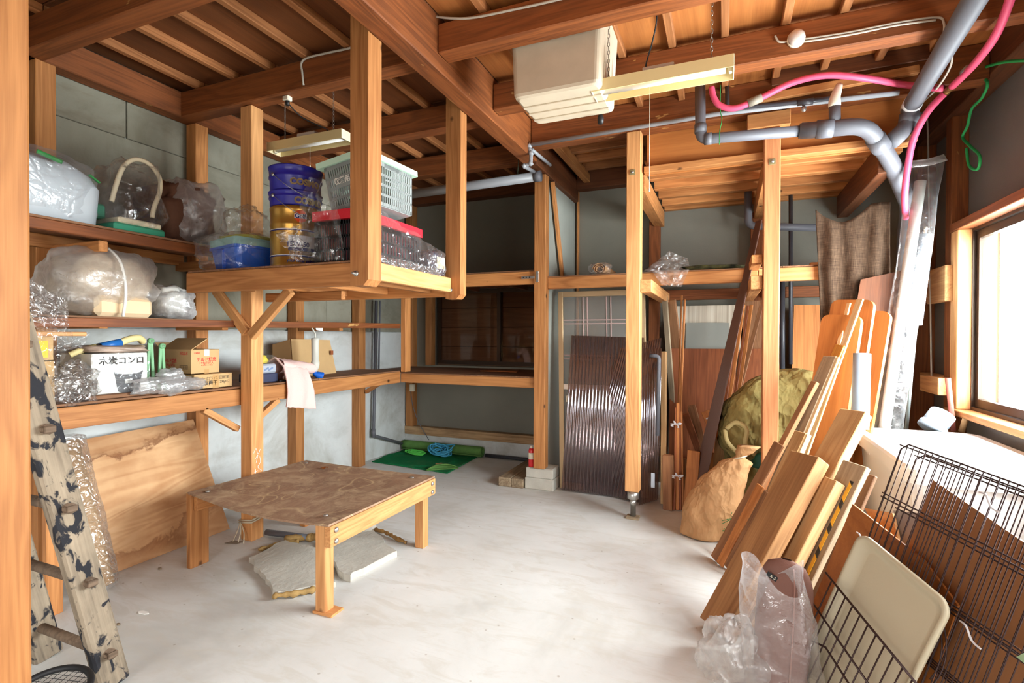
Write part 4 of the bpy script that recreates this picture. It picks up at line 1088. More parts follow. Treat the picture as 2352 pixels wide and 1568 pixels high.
dbar('rail', .043, .03, dw - .043, .03, .06, .03, BRONZE_L, dr); dbar('rail', .043, Ld - .025, dw - .043, Ld - .025, .05, .03, BRONZE_L, dr)
dbar('rail', .043, .94, dw - .043, .94, .05, .03, plain('rail_bright', srgb(214, 200, 186), .35, .3), dr)
FROST = NT('frosted_glass')
def frosted():
    s = FROST
    tr = s.t.nodes.new('ShaderNodeBsdfTransparent'); tr.inputs[0].default_value = (.82, .80, .78, 1)
    df = s.n('ShaderNodeBsdfDiffuse'); df.inputs[0].default_value = srgb(150, 146, 140)
    gl = s.n('ShaderNodeBsdfGlossy', Roughness=.12)
    m1 = s.t.nodes.new('ShaderNodeMixShader'); m1.inputs[0].default_value = .28; s.l(tr.outputs[0], m1.inputs[1]); s.l(df.outputs[0], m1.inputs[2])
    m2 = s.t.nodes.new('ShaderNodeMixShader'); m2.inputs[0].default_value = .03; s.l(m1.outputs[0], m2.inputs[1]); s.l(gl.outputs[0], m2.inputs[2])
    s.l(m2.outputs[0], s.out.inputs[0])
frosted()
gp = from_corners('pane', [dp_(.043, .965), dp_(dw - .043, .965), dp_(dw - .043, Ld - .05), dp_(.043, Ld - .05)], .004, FROST.m, dr)
from_corners('pane', [dp_(.043, .06), dp_(dw - .043, .06), dp_(dw - .043, .915), dp_(.043, .915)], .004, FROST.m, dr)
PRINT = plain('lattice_print', srgb(168, 140, 134), .6)
for u in (.235, .275, .455, .495, .675, .715): dbar('lattice_line', u, .97, u, Ld - .055, .010, .004, PRINT, gp, .004)
for v in (1.20, 1.235, 1.53, 1.565): dbar('lattice_line', .045, v, dw - .045, v, .010, .004, PRINT, gp, .004)
bar('latch', db.x + .05, db.x + .10, 4.60, 4.625, .80, .86, IVORY, dr)

def corr_mat():
    s = NT('corrugated_smoke')
    tr = s.t.nodes.new('ShaderNodeBsdfTransparent'); tr.inputs[0].default_value = (.72, .62, .58, 1)
    df = s.n('ShaderNodeBsdfDiffuse'); df.inputs[0].default_value = srgb(92, 70, 64)
    gl = s.n('ShaderNodeBsdfGlossy', Roughness=.14); gl.inputs[0].default_value = (.95, .93, 1, 1)
    m1 = s.t.nodes.new('ShaderNodeMixShader'); m1.inputs[0].default_value = .16; s.l(tr.outputs[0], m1.inputs[1]); s.l(df.outputs[0], m1.inputs[2])
    lw = s.n('ShaderNodeLayerWeight', Blend=.5)
    m2 = s.t.nodes.new('ShaderNodeMixShader'); s.l(s.math('MULTIPLY_ADD', s.math('POWER', lw.outputs['Facing'], 3.0), .6, .22), m2.inputs[0]); s.l(m1.outputs[0], m2.inputs[1]); s.l(gl.outputs[0], m2.inputs[2])
    s.l(m2.outputs[0], s.out.inputs[0]); return s.m
CORR = corr_mat()
def corrugated(name, q, label, pitch=.032, amp=.0046, cat='corrugated sheet', grp='smoky corrugated sheets', mat=None):
    bl, br, tr, tl = [V(p) for p in q]
    w = (br - bl).length; n = int(w / pitch) ; nu = n * 8 + 1
    upv = (tl - bl).normalized(); nn = (br - bl).normalized().cross(upv).normalized()
    def f(u, v):
        return bl.lerp(br, u).lerp(tl.lerp(tr, u), v) + nn * (amp * math.sin(2 * math.pi * n * u))
    o = grid(name, nu, 3, f, mat or CORR, None, thick=.0012); tag(o, label, cat, grp); return o
corrugated('corrugated_sheet', [(-1.375, 4.50, .01), (-.70, 4.48, .01), (-.66, 4.575, 1.40), at(1312, 770, y=4.585)], 'widest smoky corrugated sheet leaning on the sash door')
corrugated('corrugated_sheet', [at(1332, 1122, z=.012), (-.66, 4.40, .012), (-.50, 4.52, 1.40), at(1424, 800, y=4.53)], 'second smoky corrugated sheet, set askew in front of the widest one')
cs3 = corrugated('corrugated_sheet', [(-.655, 4.335, .012), at(1512, 1146, z=.012), at(1520, 800, y=4.45), at(1474, 800, y=4.46)], 'narrow smoky corrugated sheet right of the jack post')
bar('price_label', -.555, -.525, 4.30, 4.302, .18, .30, plain('label_paper', srgb(190, 200, 210), .5), cs3)
o = tube('gutter_pipe', arc_path([at(1492, 816, y=4.42), at(1514, 818, y=4.42), at(1510, 1000, y=4.38)], .03), .016, PVC, None, 10); tag(o, 'dark grey pipe elbow on top of the narrow corrugated sheet', 'pipe')
# brown ribbed strip leaning to the ledge
rs = [at(1577, 1165, z=.01), at(1602, 1196, z=.01), at(1750, 505, y=4.475), at(1737, 508, y=4.50)]
corrugated('ribbed_strip', rs, 'long brown ribbed plastic strip leaning up to the ledge shelf', .022, .004, 'plastic strip', 'brown ribbed strip', plain('brown_ribbed_plastic', srgb(104, 76, 66), .4))

# ================================================================ lumber
ORW = wood('lumber_orange', srgb(198, 128, 70), srgb(150, 88, 44), knots=False, var=.18)
BRW = wood('lumber_brown', srgb(166, 116, 78), srgb(116, 76, 50), knots=False, var=.16, dirt=.15)
GRW = wood('lumber_grey', srgb(178, 158, 130), srgb(132, 112, 88), knots=False, var=.12, dirt=.35)
TNW = wood('lumber_tan', srgb(212, 170, 120), srgb(172, 126, 80), knots=False, var=.12, dirt=.2)
PLW = wood('lumber_pale', srgb(232, 206, 164), srgb(204, 170, 122), knots=False, var=.06)
RDW = wood('lumber_red', srgb(160, 92, 54), srgb(112, 58, 32), knots=False, var=.14)
def lean(p0, p1, w, t, n, mat, label, name='lumber_plank', cat='plank', grp='leaning lumber'):
    p0, p1 = V(p0), V(p1); z = (p1 - p0).normalized()
    o = board(name, p0, p1, w, t, z.cross(V(n)), mat)
    lift = -min((o.matrix_basis @ v.co).z for v in o.data.vertices)
    if p0.z < .12: o.location.z += lift + .001
    tag(o, label, cat, grp); return o
NB = (-.25, -.95, .2)      # boards leaning to the back
NR = (-.78, -.58, .25)     # boards leaning to the right
# back bay, left of the ribbed strip
lean(at(1524, 1158, z=0), at(1525, 808, y=4.62), .045, .03, NB, TNW, 'light yellow batten right beside the narrow corrugated sheet', 'lumber_batten', 'batten')
lean(at(1536, 1170, z=0), at(1534, 1045, y=4.36), .075, .06, NB, BRW, 'short dark timber block left of the tied sticks', 'timber_block', 'timber')
lean(at(1558, 1100, z=0), at(1526, 678, y=5.1), .05, .03, NB, GRW, 'thin grey board reaching the side bearer of the ledge', 'lumber_board', 'board')
lean(at(1590, 1090, z=0), at(1541, 690, y=5.25), .09, .035, NB, BRW, 'brown board with a pale edge, tallest left of the grey panel', 'lumber_board', 'board')
lean(at(1556, 1130, z=0), at(1573, 688, y=4.95), .018, .012, NB, ORW, 'thin orange stick crossing the brown board, right of its twin', 'wood_stick', 'stick')
lean(at(1552, 1130, z=0), at(1566, 678, y=5.0), .016, .012, NB, ORW, 'thin orange stick crossing the brown board, left of its twin', 'wood_stick', 'stick')
TIE = plain('white_tie', srgb(216, 212, 214), .4)
bs = empty('stick_bundle', at(1560, 1170, z=0), 'bundle of orange sticks tied twice with white plastic', 'stick bundle')
for k, (bx, tx, ty, w) in enumerate(((1549, 1553, 935, .018), (1556, 1557, 925, .024), (1563, 1560, 930, .02), (1569, 1565, 945, .016))):
    board('stick', at(bx, 1172, z=.0) + V((0, 0, .005)), at(tx, ty, y=4.52), w, .02, (1, 0, 0), ORW if k % 2 else RDW, bs)
for (px, py, yy) in ((1553, 974, 4.44), (1557, 1093, 4.33)):
    c = at(px, py, y=yy)
    for k in range(4):
        a = k * 1.6 + .4; d = V((math.cos(a), -.3, math.sin(a) * .6)) * .045
        tube('plastic_tie', spline([c, c + d * .6 + V((0, -.01, .008)), c + d, c + d * .5 - V((0, .005, .01))]), .004, TIE, bs, 6)
    tube('plastic_tie', [c + V((-.045, 0, 0)), c + V((.04, 0, .004))], .006, TIE, bs, 6)
lean(at(1584, 1178, z=0), at(1594, 1036, y=4.4), .10, .02, NB, ORW, 'short orange plank standing behind the foot of the ribbed strip', 'lumber_plank', 'plank')
lean(at(1572, 1150, z=0), at(1570, 1052, y=4.55), .09, .02, NB, BRW, 'short dull brown plank left of the short orange plank')
lean(at(1640, 1120, z=0), at(1588, 935, y=4.9), .07, .04, (-.1, -1, .2), BRW, 'dark short timber leaning backwards behind the ribbed strip', 'timber_block', 'timber')
lean(at(1632, 1110, z=0), at(1574, 955, y=4.8), .06, .035, (-.1, -1, .2), RDW, 'reddish short timber leaning left of the dark short timber', 'timber_block', 'timber')
sb = empty('short_timber', at(1635, 1000, y=4.75), 'short orange timber tied with a white strip, above the dark short timber', 'timber')
board('body', at(1648, 1010, y=4.70), at(1620, 945, y=4.78), .07, .05, (1, 0, 0), ORW, sb)
tube('tie', [at(1622, 962, y=4.70), at(1642, 952, y=4.70)], .006, TIE, sb, 6)
lean(at(1640, 1150, z=0), at(1658, 1015, y=4.5), .10, .02, NB, TNW, 'short tan plank standing right of the ribbed strip')
lean(at(1622, 1150, z=0), at(1628, 1040, y=4.5), .08, .02, NB, ORW, 'short orange board half hidden by the ribbed strip', 'lumber_board', 'board')
# panels at the back of the bay
STRIPE = NT('striped_laminate')
def striped():
    s = STRIPE; n1 = s.noise(s.mapping((1, 1, .004), False), 26, 4, .7)
    s.col(s.ramp(n1, [(.3, srgb(150, 132, 112)), (.5, srgb(204, 192, 172)), (.7, srgb(222, 214, 198))])).p(Roughness=.5)
striped()
o = from_corners('striped_laminate_sheet', [(-.53, 5.30, 0), (.12, 5.30, 0), at(1703, 700, y=5.425), at(1543, 703, y=5.425)], .012, STRIPE.m); tag(o, 'pale striped laminate panel against the back wall', 'panel')
tgt = (( -.53, 5.30), )
o = from_corners('grey_laminate_sheet', [(-.385, 5.24, 0), (.045, 5.24, 0), at(1674, 741, y=5.375), at(1576, 741, y=5.375)], .012, plain('grey_laminate', srgb(150, 152, 144), .55)); tag(o, 'plain grey panel standing in front of the striped panel', 'panel')
o = from_corners('brown_plywood', [(-.50, 5.12, 0), (.10, 5.12, 0), at(1690, 801, y=5.28), at(1540, 800, y=5.28)], .012, RDW); tag(o, 'reddish brown plywood sheet leaning in front of the grey panel', 'plywood sheet')
o = from_corners('brown_plywood', [(.10, 5.16, 0), (.46, 5.16, 0), at(1790, 800, y=5.33), at(1708, 801, y=5.33)], .012, RDW); tag(o, 'dark reddish plywood sheet behind the reddish post', 'plywood sheet')
o = from_corners('brown_plywood', [(.12, 5.30, 0), (.40, 5.30, 0), at(1770, 690, y=5.42), at(1708, 690, y=5.42)], .010, BRW); tag(o, 'taller dull brown plywood behind the thin sticks', 'plywood sheet')
o = from_corners('brown_plywood', [(.52, 5.18, 0), (.82, 5.18, 0), at(1896, 700, y=5.36), at(1824, 700, y=5.36)], .012, ORW); tag(o, 'orange plywood sheet right of the reddish post, below the ledge', 'plywood sheet')
# thin sticks right of the ribbed strip
for k, (bx, by, tx, ty, w, m) in enumerate(((1648, 1060, 1697, 705, .02, RDW), (1655, 1060, 1708, 700, .028, ORW), (1668, 1050, 1718, 702, .024, RDW), (1676, 1050, 1726, 700, .03, ORW), (1684, 1050, 1722, 735, .02, ORW), (1690, 1040, 1712, 760, .02, RDW), (1655, 1060, 1752, 690, .035, BRW), (1640, 1060, 1690, 750, .022, ORW))):
    lean(at(bx, by, y=4.75), at(tx, ty, y=5.15), w, .014, NB, m, ['thin reddish stick leaning nearest the ribbed strip', 'flat orange stick second from the ribbed strip', 'thin reddish stick in the middle of the stick cluster', 'flat orange stick on the right of the stick cluster', 'short orange stick inside the stick cluster', 'shortest reddish stick of the stick cluster', 'wide brown stick slanting across the stick cluster', 'orange stick touching the ribbed strip from behind'][k], 'wood_stick', 'stick')

# ================================================================ sacks
def sack(name, rings, label, cat, mat, seed, wr=.06, n=72, sub=9):
    """closed soft body through centre/radius rings: (centre, rx, ry)"""
    cs = [V(r[0]) for r in rings]; path = spline(cs, sub)
    rad = []
    m = len(rings)
    for i in range(m - 1):
        for j in range(sub):
            t = j / sub; t = t * t * (3 - 2 * t)
            rad.append((rings[i][1] * (1 - t) + rings[i + 1][1] * t, rings[i][2] * (1 - t) + rings[i + 1][2] * t))
    rad.append((rings[-1][1], rings[-1][2]))
    vs, fs = [], []
    for i, c in enumerate(path):
        for k in range(n):
            a = 2 * math.pi * k / n
            p = V((rad[i][0] * math.cos(a), rad[i][1] * math.sin(a), 0))
            q = c + p
            d = wr * (fbm(q * 4.5 + V((seed, 0, 0)), 3) - 1.1 * (1 - abs(noise.noise(V((q.x * 7, q.y * 7, q.z * 4)) + V((0, seed, 0))))) ** 6 + .5 * abs(noise.noise(q * 16 + V((0, seed, 0)))))
            if c.z > 1e9: d = 0
            q = q + p.normalized() * d * min(1, rad[i][0] / .1)
            vs.append(q)
    for i in range(len(path) - 1):
        for k in range(n): fs.append([i * n + k, i * n + (k + 1) % n, (i + 1) * n + (k + 1) % n, (i + 1) * n + k])
    fs.append(list(range(n))[::-1]); fs.append([(len(path) - 1) * n + k for k in range(n)])
    return vs, fs
KRAFTB = crumple('kraft_paper_bag', srgb(186, 140, 96), 8.0, .4, .12)
ts = empty('paper_sack', (-.12, 3.88, 0), 'tan paper sack tied at the neck leaning on the lumber', 'sack')
g = sack('body', [((-.13, 3.89, .0), .14, .11), ((-.125, 3.89, .03), .175, .15), ((-.08, 3.91, .2), .185, .16), ((-.02, 3.94, .36), .165, .14), ((.06, 3.97, .50), .11, .09), ((.10, 3.98, .56), .035, .03), ((.13, 3.98, .60), .06, .045), ((.16, 3.98, .64), .075, .05)], '', '', None, 1.3, .014)
for v in g[0]: v.z = max(v.z, .002)
mkw('body', *g, KRAFTB, ts, True)
tube('tie', [V((.10, 3.98, .56)) + V((.045 * math.cos(a), .04 * math.sin(a), .015 * math.cos(a))) for a in [i * math.pi / 6 for i in range(12)]], .006, TWINE, ts, 6, closed=True)
tube('drawstring', spline([(-.02, 3.75, .02), (.0, 3.73, .03), (.02, 3.735, .01), (.0, 3.745, .004), (.03, 3.73, .006)]), .005, TIE, ts, 6)
rnd = random.Random(3)
GRN = plain('green_scribble', srgb(70, 122, 68), .7)
nt = [spline([(-.02 + rnd.uniform(0, .12), 3.745 + rnd.uniform(-.01, .02), .06 + .022 * j + rnd.uniform(-.03, .04)) for _ in range(5)], 5) for j in range(7)]
tubes('green_netting', nt, .0022, GRN, ts, 5)
OLIVE = crumple('olive_fabric', srgb(150, 132, 78), 6.0, .9, .28)
os_ = empty('olive_sack', (.3, 4.45, 0), 'big olive woven sack with straps slumped behind the reddish post', 'sack')
g = sack('body', [((.30, 4.45, .0), .24, .16), ((.30, 4.45, .1), .26, .19), ((.27, 4.43, .45), .28, .2), ((.26, 4.42, .62), .33, .22), ((.30, 4.42, .85), .34, .22), ((.38, 4.42, 1.03), .27, .19), ((.46, 4.43, 1.14), .15, .12), ((.5, 4.44, 1.17), .04, .04)], '', '', None, 4.2, .034)
for v in g[0]: v.z = max(v.z, .002)
mkw('body', *g, OLIVE, os_, True)
def strap(pts, w, mat, parent):
    pts = spline(pts, 6); vs, fs = [], []
    for i, p in enumerate(pts):
        t = (pts[min(i + 1, len(pts) - 1)] - pts[max(i - 1, 0)]).normalized(); s_ = t.cross(V((0, -1, .2))).normalized()
        vs += [p - s_ * w / 2, p + s_ * w / 2]
    for i in range(len(pts) - 1): fs.append([2 * i, 2 * i + 1, 2 * i + 3, 2 * i + 2])
    o = mkw('strap', vs, fs, mat, parent, True); md = o.modifiers.new('thickness', 'SOLIDIFY'); md.thickness = .005; return o
STRAP = plain('olive_strap', srgb(182, 164, 112), .8, bump=.3, bscale=60)
strap([at(1668, 985, y=4.17), at(1690, 970, y=4.14), at(1715, 985, y=4.12), at(1712, 1020, y=4.12), at(1735, 1045, y=4.14)], .03, STRAP, os_)
strap([at(1665, 985, y=4.18), at(1672, 1015, y=4.13), at(1700, 1045, y=4.12)], .028, STRAP, os_)
o = sack('t', [((.27, 4.16, .44), .03, .02), ((.27, 4.16, .47), .12, .05), ((.29, 4.16, .54), .10, .05), ((.3, 4.17, .58), .02, .02)], '', '', None, 7, .02, 20, 4)
o = mkw('green_tarp', *o, plain('dark_green_tarp', srgb(28, 84, 66), .6, bump=.4, bscale=12), None, True); tag(o, 'crumpled dark green tarp tucked under the olive sack', 'tarp')

# hanging burlap cloth
BURLAP = NT('burlap')
def burlap():
    s = BURLAP; a = s.noise(s.mapping((60, 60, 4), False), 3, 3, .6); b = s.noise(s.mapping((4, 4, 90), False), 3, 3, .6)
    f = s.math('ADD', s.math('MULTIPLY', a, .5), s.math('MULTIPLY', b, .5))
    s.col(s.ramp(f, [(.35, srgb(48, 36, 28)), (.55, srgb(78, 60, 46)), (.7, srgb(100, 80, 62))])).p(Roughness=.95, Specular_IOR_Level=.1); s.bump(f, .5, .004)
burlap()
cA, cB = at(1873, 482, y=4.43), at(2046, 462, y=4.43)
def clothf(u, v):
    p = cA.lerp(cB, u); sag = .11 * math.sin(math.pi * min(1, u / .75)) * (1 if u < .75 else 0) ** 1
    z = p.z - sag * (1 - .75 * v) - v * 1.15 - .03 * math.sin(u * 9) * v
    y = p.y + .026 * math.sin(u * 21 + v * 1.3) * (.4 + v * .6) + .02 * fbm(V((u * 4, v * 3, 1)))
    return V((p.x + .06 * v * (1 - u), y, z))
o = grid('burlap_cloth', 48, 40, clothf, BURLAP.m, None, thick=.006); tag(o, 'dark brown burlap cloth hanging in front of the back wall pipes', 'cloth')
o = from_corners('brown_board', [at(1950, 800, y=4.36), at(2075, 800, y=4.36), at(2075, 620, y=4.38), at(1977, 642, y=4.38)], .012, BEAM_D); tag(o, 'reddish brown board slanting behind the wrapped tube', 'board')

# ================================================================ orange rounded boards
ORB = wood('varnished_orange', srgb(172, 104, 50), srgb(136, 76, 32), knots=False, figure=.4, var=.06, rough=.4)
def rounded_board(bl, tl, xdir, w, t, label, r=.05):
    bl, tl = V(bl), V(tl); upv = tl - bl; L = upv.length; upn = upv.normalized(); x = V(xdir) - upn * V(xdir).dot(upn); x.normalize(); n = x.cross(upn)
    M = frame_matrix(bl + x * w / 2 + upn * L / 2, x, -n, upn)
    poly = rrect(w, L, r, 5); m = len(poly)
    vs = [V((p[0], 0, p[1])) for p in poly] + [V((p[0], t, p[1])) for p in poly]
    fs = [list(range(m)), list(range(m, 2 * m))[::-1]] + [[k, m + k, m + (k + 1) % m, (k + 1) % m] for k in range(m)]
    o = mk('rounded_board', vs, fs, ORB, None, M); tag(o, label, 'board', 'varnished rounded boards'); return o
XR = (.225, -.15, 0)
rounded_board((.46, 4.10, 0), at(1910, 688, y=4.27), XR, .27, .04, 'tallest orange varnished board with rounded corners')
rounded_board((.40, 3.98, 0), at(1888, 722, y=4.16), XR, .25, .04, 'orange varnished rounded board in front of the tallest one')
rounded_board((.56, 4.16, 0), at(1950, 712, y=4.33), XR, .26, .04, 'rightmost orange varnished rounded board, set behind')
lean((.26, 3.66, 0), at(1976, 688, y=4.03), .05, .014, NR, PLW, 'long thin pale-edged strip lying on the orange rounded boards', 'lumber_strip', 'strip')
lean(at(1900, 900, y=3.98), at(1950, 696, y=4.12), .03, .012, NR, PLW, 'short thin pale strip left of the long pale strip', 'lumber_strip', 'strip')
lean(at(1905, 850, y=3.93), at(1930, 792, y=3.95), .07, .012, NR, wood('ochre_board', srgb(178, 122, 52), srgb(146, 92, 34), knots=False), 'small ochre board piece stuck between the pale strips', 'board_piece', 'board')

# ================================================================ lumber heap leaning to the right
lean((.10, 3.42, 0), at(1908, 822, y=3.86), .10, .025, NR, GRW, 'wide pale grey board with worn top behind the thin dark batten', 'lumber_board', 'board')
lean((.14, 3.38, 0), at(1922, 822, y=3.82), .045, .018, NR, PLW, 'pale strip along the right of the wide pale grey board', 'lumber_strip', 'strip')
lean((-.01, 3.50, 0), at(1873, 880, y=3.75), .045, .03, NR, BRW, 'thin dark batten slanting from the paper sack to the upper right', 'lumber_batten', 'batten')
lean((.06, 3.22, 0), at(1842, 996, y=3.45), .085, .03, NR, TNW, 'tan plank with a square top behind the thick front beam')
lean((.10, 3.18, 0), at(1856, 1000, y=3.42), .03, .03, NR, PLW, 'narrow pale strip beside the square-topped tan plank', 'lumber_strip', 'strip')
lean((-.055, 3.46, 0), at(1790, 1022, y=3.5), .08, .014, NR, BRW, 'thin brown board nearest the paper sack', 'lumber_board', 'board')
lean((-.025, 3.40, 0), at(1748, 1118, y=3.42), .06, .016, NR, ORW, 'short orange board in front of the thin brown board', 'lumber_board', 'board')
lean((.02, 3.36, 0), at(1765, 1135, y=3.35), .06, .02, NR, BRW, 'dark brown offcut behind the short orange board', 'lumber_board', 'board')
lean((-.03, 2.60, 0), at(1860, 1062, y=2.95), .175, .08, NR, wood('beam_offcut', srgb(186, 136, 88), srgb(138, 94, 60), knots=False, var=.05), 'thick brown beam offcut, foremost of the leaning lumber', 'lumber_beam', 'beam')
lean((.075, 2.70, 0), at(1966, 955, y=3.15), .15, .055, NR, TNW, 'long tan plank with sunlit edge behind the thick beam offcut')
lean((.145, 2.66, 0), at(1918, 1112, y=2.86), .07, .06, NR, TNW, 'square tan timber showing end grain between the planks', 'lumber_timber', 'timber')
gk = empty('grey_plank', (.3, 2.75, 0), 'weathered grey plank with a black and yellow hazard tape strip', 'plank', 'leaning lumber')
z0, z1 = V((.225, 2.68, .03)), at(1968, 1066, y=2.90)
zz = (z1 - z0).normalized(); nR = V(NR); nR = (nR - zz * nR.dot(zz)).normalized(); wd = zz.cross(nR)
board('board', z0, z1, .13, .03, wd, GRW, gk)
HAZ = NT('hazard_tape')
def hazard():
    s = HAZ; sep = s.t.nodes.new('ShaderNodeSeparateXYZ'); s.l(s.tc.outputs['Object'], sep.inputs[0])
    v = s.math('FRACT', s.math('MULTIPLY', s.math('ADD', sep.outputs[2], sep.outputs[0]), 8.0))
    s.col(s.ramp(v, [(.30, srgb(30, 28, 26)), (.32, srgb(226, 168, 40))])).p(Roughness=.5)
hazard()
board('hazard_strip', z0.lerp(z1, .30) + nR * .017 + wd * .03, z0.lerp(z1, .90) + nR * .017 + wd * .03, .018, .003, wd, HAZ.m, gk)
lean((.34, 2.80, 0), at(1992, 1090, y=3.0), .10, .02, NR, wood('dusty_brown', srgb(150, 112, 84), srgb(100, 66, 44), knots=False, dirt=.5), 'dusty brown board behind the grey taped plank', 'lumber_board', 'board')

# ================================================================ tubes and poles by the window
o = tube('pvc_offcut', [at(1975, 985, y=3.66), at(1980, 812, y=3.72)], .047, plain('pale_blue_pvc', srgb(164, 178, 192), .35), None, 24); tag(o, 'short pale blue-grey pipe standing between the orange boards and the tub', 'pipe')
wt = empty('wrapped_tube', (.96, 4.40, 0), 'tall white tube in a clear plastic sleeve leaning in the right corner', 'tube')
wa, wb_ = V((.93, 4.275, 0)), V((1.245, 4.36, 2.60))
tube('white_tube', [wa, wb_ - (wb_ - wa).normalized() * .12], .034, plain('white_tube_paint', srgb(226, 228, 220), .35), wt, 18)
def sleeve(u, v):
    an = u * 2 * math.pi; ax = (wb_ - wa).normalized(); x = ax.cross(V((0, 1, 0))).normalized() * -1; y = ax.cross(x)
    p = wa.lerp(wb_ + ax * .02, v) + x * .02
    fx = .078 + .02 * v; fy = .045 - .02 * (v > .97)
    k = 1 + .14 * fbm(V((math.cos(an), math.sin(an), v * 6)), 2)
    return p + x * math.cos(an) * fx * k + y * math.sin(an) * fy * k
grid('plastic_sleeve', 24, 60, sleeve, FILM_C, wt, closed_u=True)
strap([V((1.15, 4.33, 2.60)), V((1.26, 4.33, 2.60)), V((1.37, 4.36, 2.63))], .05, FILM_D, wt)
o = empty('folded_umbrella', (1.2, 4.45, .78), 'pale blue cylinder on a thin silver pole beside the wrapped tube', 'pole')
pa, pb = at(2082, 985, y=4.50), at(2107, 700, y=4.56)
tube('pole', [pa, pb], .012, plain('silver_pole', srgb(196, 206, 202), .3, .7), o, 12)
pc, pd = at(2098, 745, y=4.56), at(2124, 540, y=4.60)
tube('cylinder', [pc, pd], .052, MATS['pale_blue_pvc'], o, 22); tube('tip', [pd, pd + (pd - pc).normalized() * .06], .012, IVORY, o, 10)
o = empty('pvc_elbow', at(2150, 970, y=4.35), 'pale blue-grey pipe elbow resting on the rim of the white tub', 'pipe fitting')
e0, e1 = at(2138, 985, y=4.30), at(2166, 950, y=4.34)
tube('barrel', [e0, e1], .075, MATS['pale_blue_pvc'], o, 24); tube('socket_ring', [e0.lerp(e1, .0), e0.lerp(e1, .25)], .084, MATS['pale_blue_pvc'], o, 24)
o = tube('red_tool_handle', [at(2190, 990, y=4.38), at(2177, 868, y=4.42)], [.015, .017], plain('red_handle', srgb(176, 92, 78), .55, mottle=.15, mscale=20), None, 12); tag(o, 'worn red tool handle standing behind the white tub', 'tool handle')  # bare handle only, the tool it belongs to is unknown
o = tube('wooden_tool_handle', [at(2208, 992, y=4.36), at(2222, 948, y=4.36)], [.018, .017], TNW, None, 12); tag(o, 'light wooden tool handle leaning under the window sill', 'tool handle')  # just a wooden handle, no known tool head

# ================================================================ white tub, cage panels, tray, rack
WHITE = plain('white_polystyrene', srgb(240, 241, 240), .6, bump=.06, bscale=50)
tu = empty('white_tub', (1.2, 3.6, 0), 'large white open tub below the window', 'tub')
def tubgeo():
    vs, fs = [], []
    rings = [(0, .05, 0), (.02, .03, 0), (.70, .0, 0), (.70, -.035, 0), (.77, -.04, 0), (.785, -.03, 0), (.785, .015, 0), (.76, .03, 0), (.10, .07, 0), (.08, .10, 0)]
    w, h = .62, 1.15
    for z, ins, _ in rings:
        for x, y in rrect(w - 2 * ins, h - 2 * ins, .09, 5): vs.append(V((1.16 + x, 3.62 + y, z)))
    n = len(rrect(1, 1, .1, 5))
    for i in range(len(rings) - 1):
        for k in range(n): fs.append([i * n + k, i * n + (k + 1) % n, (i + 1) * n + (k + 1) % n, (i + 1) * n + k])
    fs.append(list(range(n))[::-1]); fs.append([(len(rings) - 1) * n + k for k in range(n)])
    return vs, fs
mkw('shell', *tubgeo(), WHITE, tu)
for y in (3.25, 3.95): bar('handle_recess', .845, .852, y - .06, y + .06, .66, .70, WHITE, tu)

CG0 = V((.633, 2.40, 1.0)); CGx = V((.191, -.40, -.04)).normalized(); CGd = (V((.318, 2.45, .10)) - CG0).normalized()
CGd = (CGd - CGx * CGd.dot(CGx)).normalized(); CGn = CGx.cross(CGd).normalized()
if CGn.y > 0: CGn = -CGn
def cg(a, d, o=0): return CG0 + CGx * a + CGd * d + CGn * o
def onpl(px, py, off):
    d = R_ * ((px - 1176) / F_PX) - U_ * ((py - 784) / F_PX) + F_
    o = V((0, 0, CAM_H)); t = (cg(0, 0, off) - o).dot(CGn) / d.dot(CGn); return o + d * t
CAGE = plain('cage_wire', srgb(64, 46, 44), .4, .5)
CL = 1.04; CW = .92
def cage(a0, d0, off, label, pitch, arch):
    o = empty('cage_panel', cg(a0, d0, off), label, 'cage panel', 'wire cage panels')
    w = CW; L = CL - d0
    q = .025
    loop = [cg(a0 + q, d0, off), cg(a0 + w, d0, off), cg(a0 + w, d0 + L, off), cg(a0, d0 + L, off), cg(a0, d0 + q, off)]
    tube('frame', loop, .0034, CAGE, o, 6, closed=True)
    n = int(w / pitch)
    tubes('upright_wires', [[cg(a0 + k * pitch, d0, off + .004), cg(a0 + k * pitch, d0 + L, off + .004)] for k in range(1, n)], .0019, CAGE, o, 5)
    tubes('cross_wires', [[cg(a0 - .012, d0 + d, off), cg(a0 + w, d0 + d, off)] for d in (.012, .21, .225, .43, .445, .62, .635, .85)], .0028, CAGE, o, 5)
    if arch:
        ctr = (a0 + .26, d0 + .62)
        for r in (.15, .165, .10):
            tube('arch_wire', [cg(ctr[0] + r * math.cos(t), ctr[1] - r * 1.05 * math.sin(t), off + .008) for t in [math.pi * i / 18 for i in range(-2, 21)]], .0026, CAGE, o, 6)
        tube('latch', spline([cg(ctr[0] + .02, ctr[1] - .16, off + .01), cg(ctr[0] + .035, ctr[1] - .135, off + .015), cg(ctr[0] + .05, ctr[1] - .155, off + .01)]), .003, STEEL, o, 6)
    return o
c1 = cage(0, 0, 0, 'front black wire cage panel with an arched opening', .027, True)
c2 = cage(.045, .02, -.03, 'rear black wire cage panel showing through the front one', .031, False)
for px, py in ((1968, 1222), (2205, 1425), (2250, 1130)):
    c = onpl(px, py, .008); tube('white_tie', spline([c, c + CGx * .03 + CGn * .01, c + CGx * .05 + CGd * .03, c + CGx * .08 + CGd * .035]), .003, TIE, c1, 6)

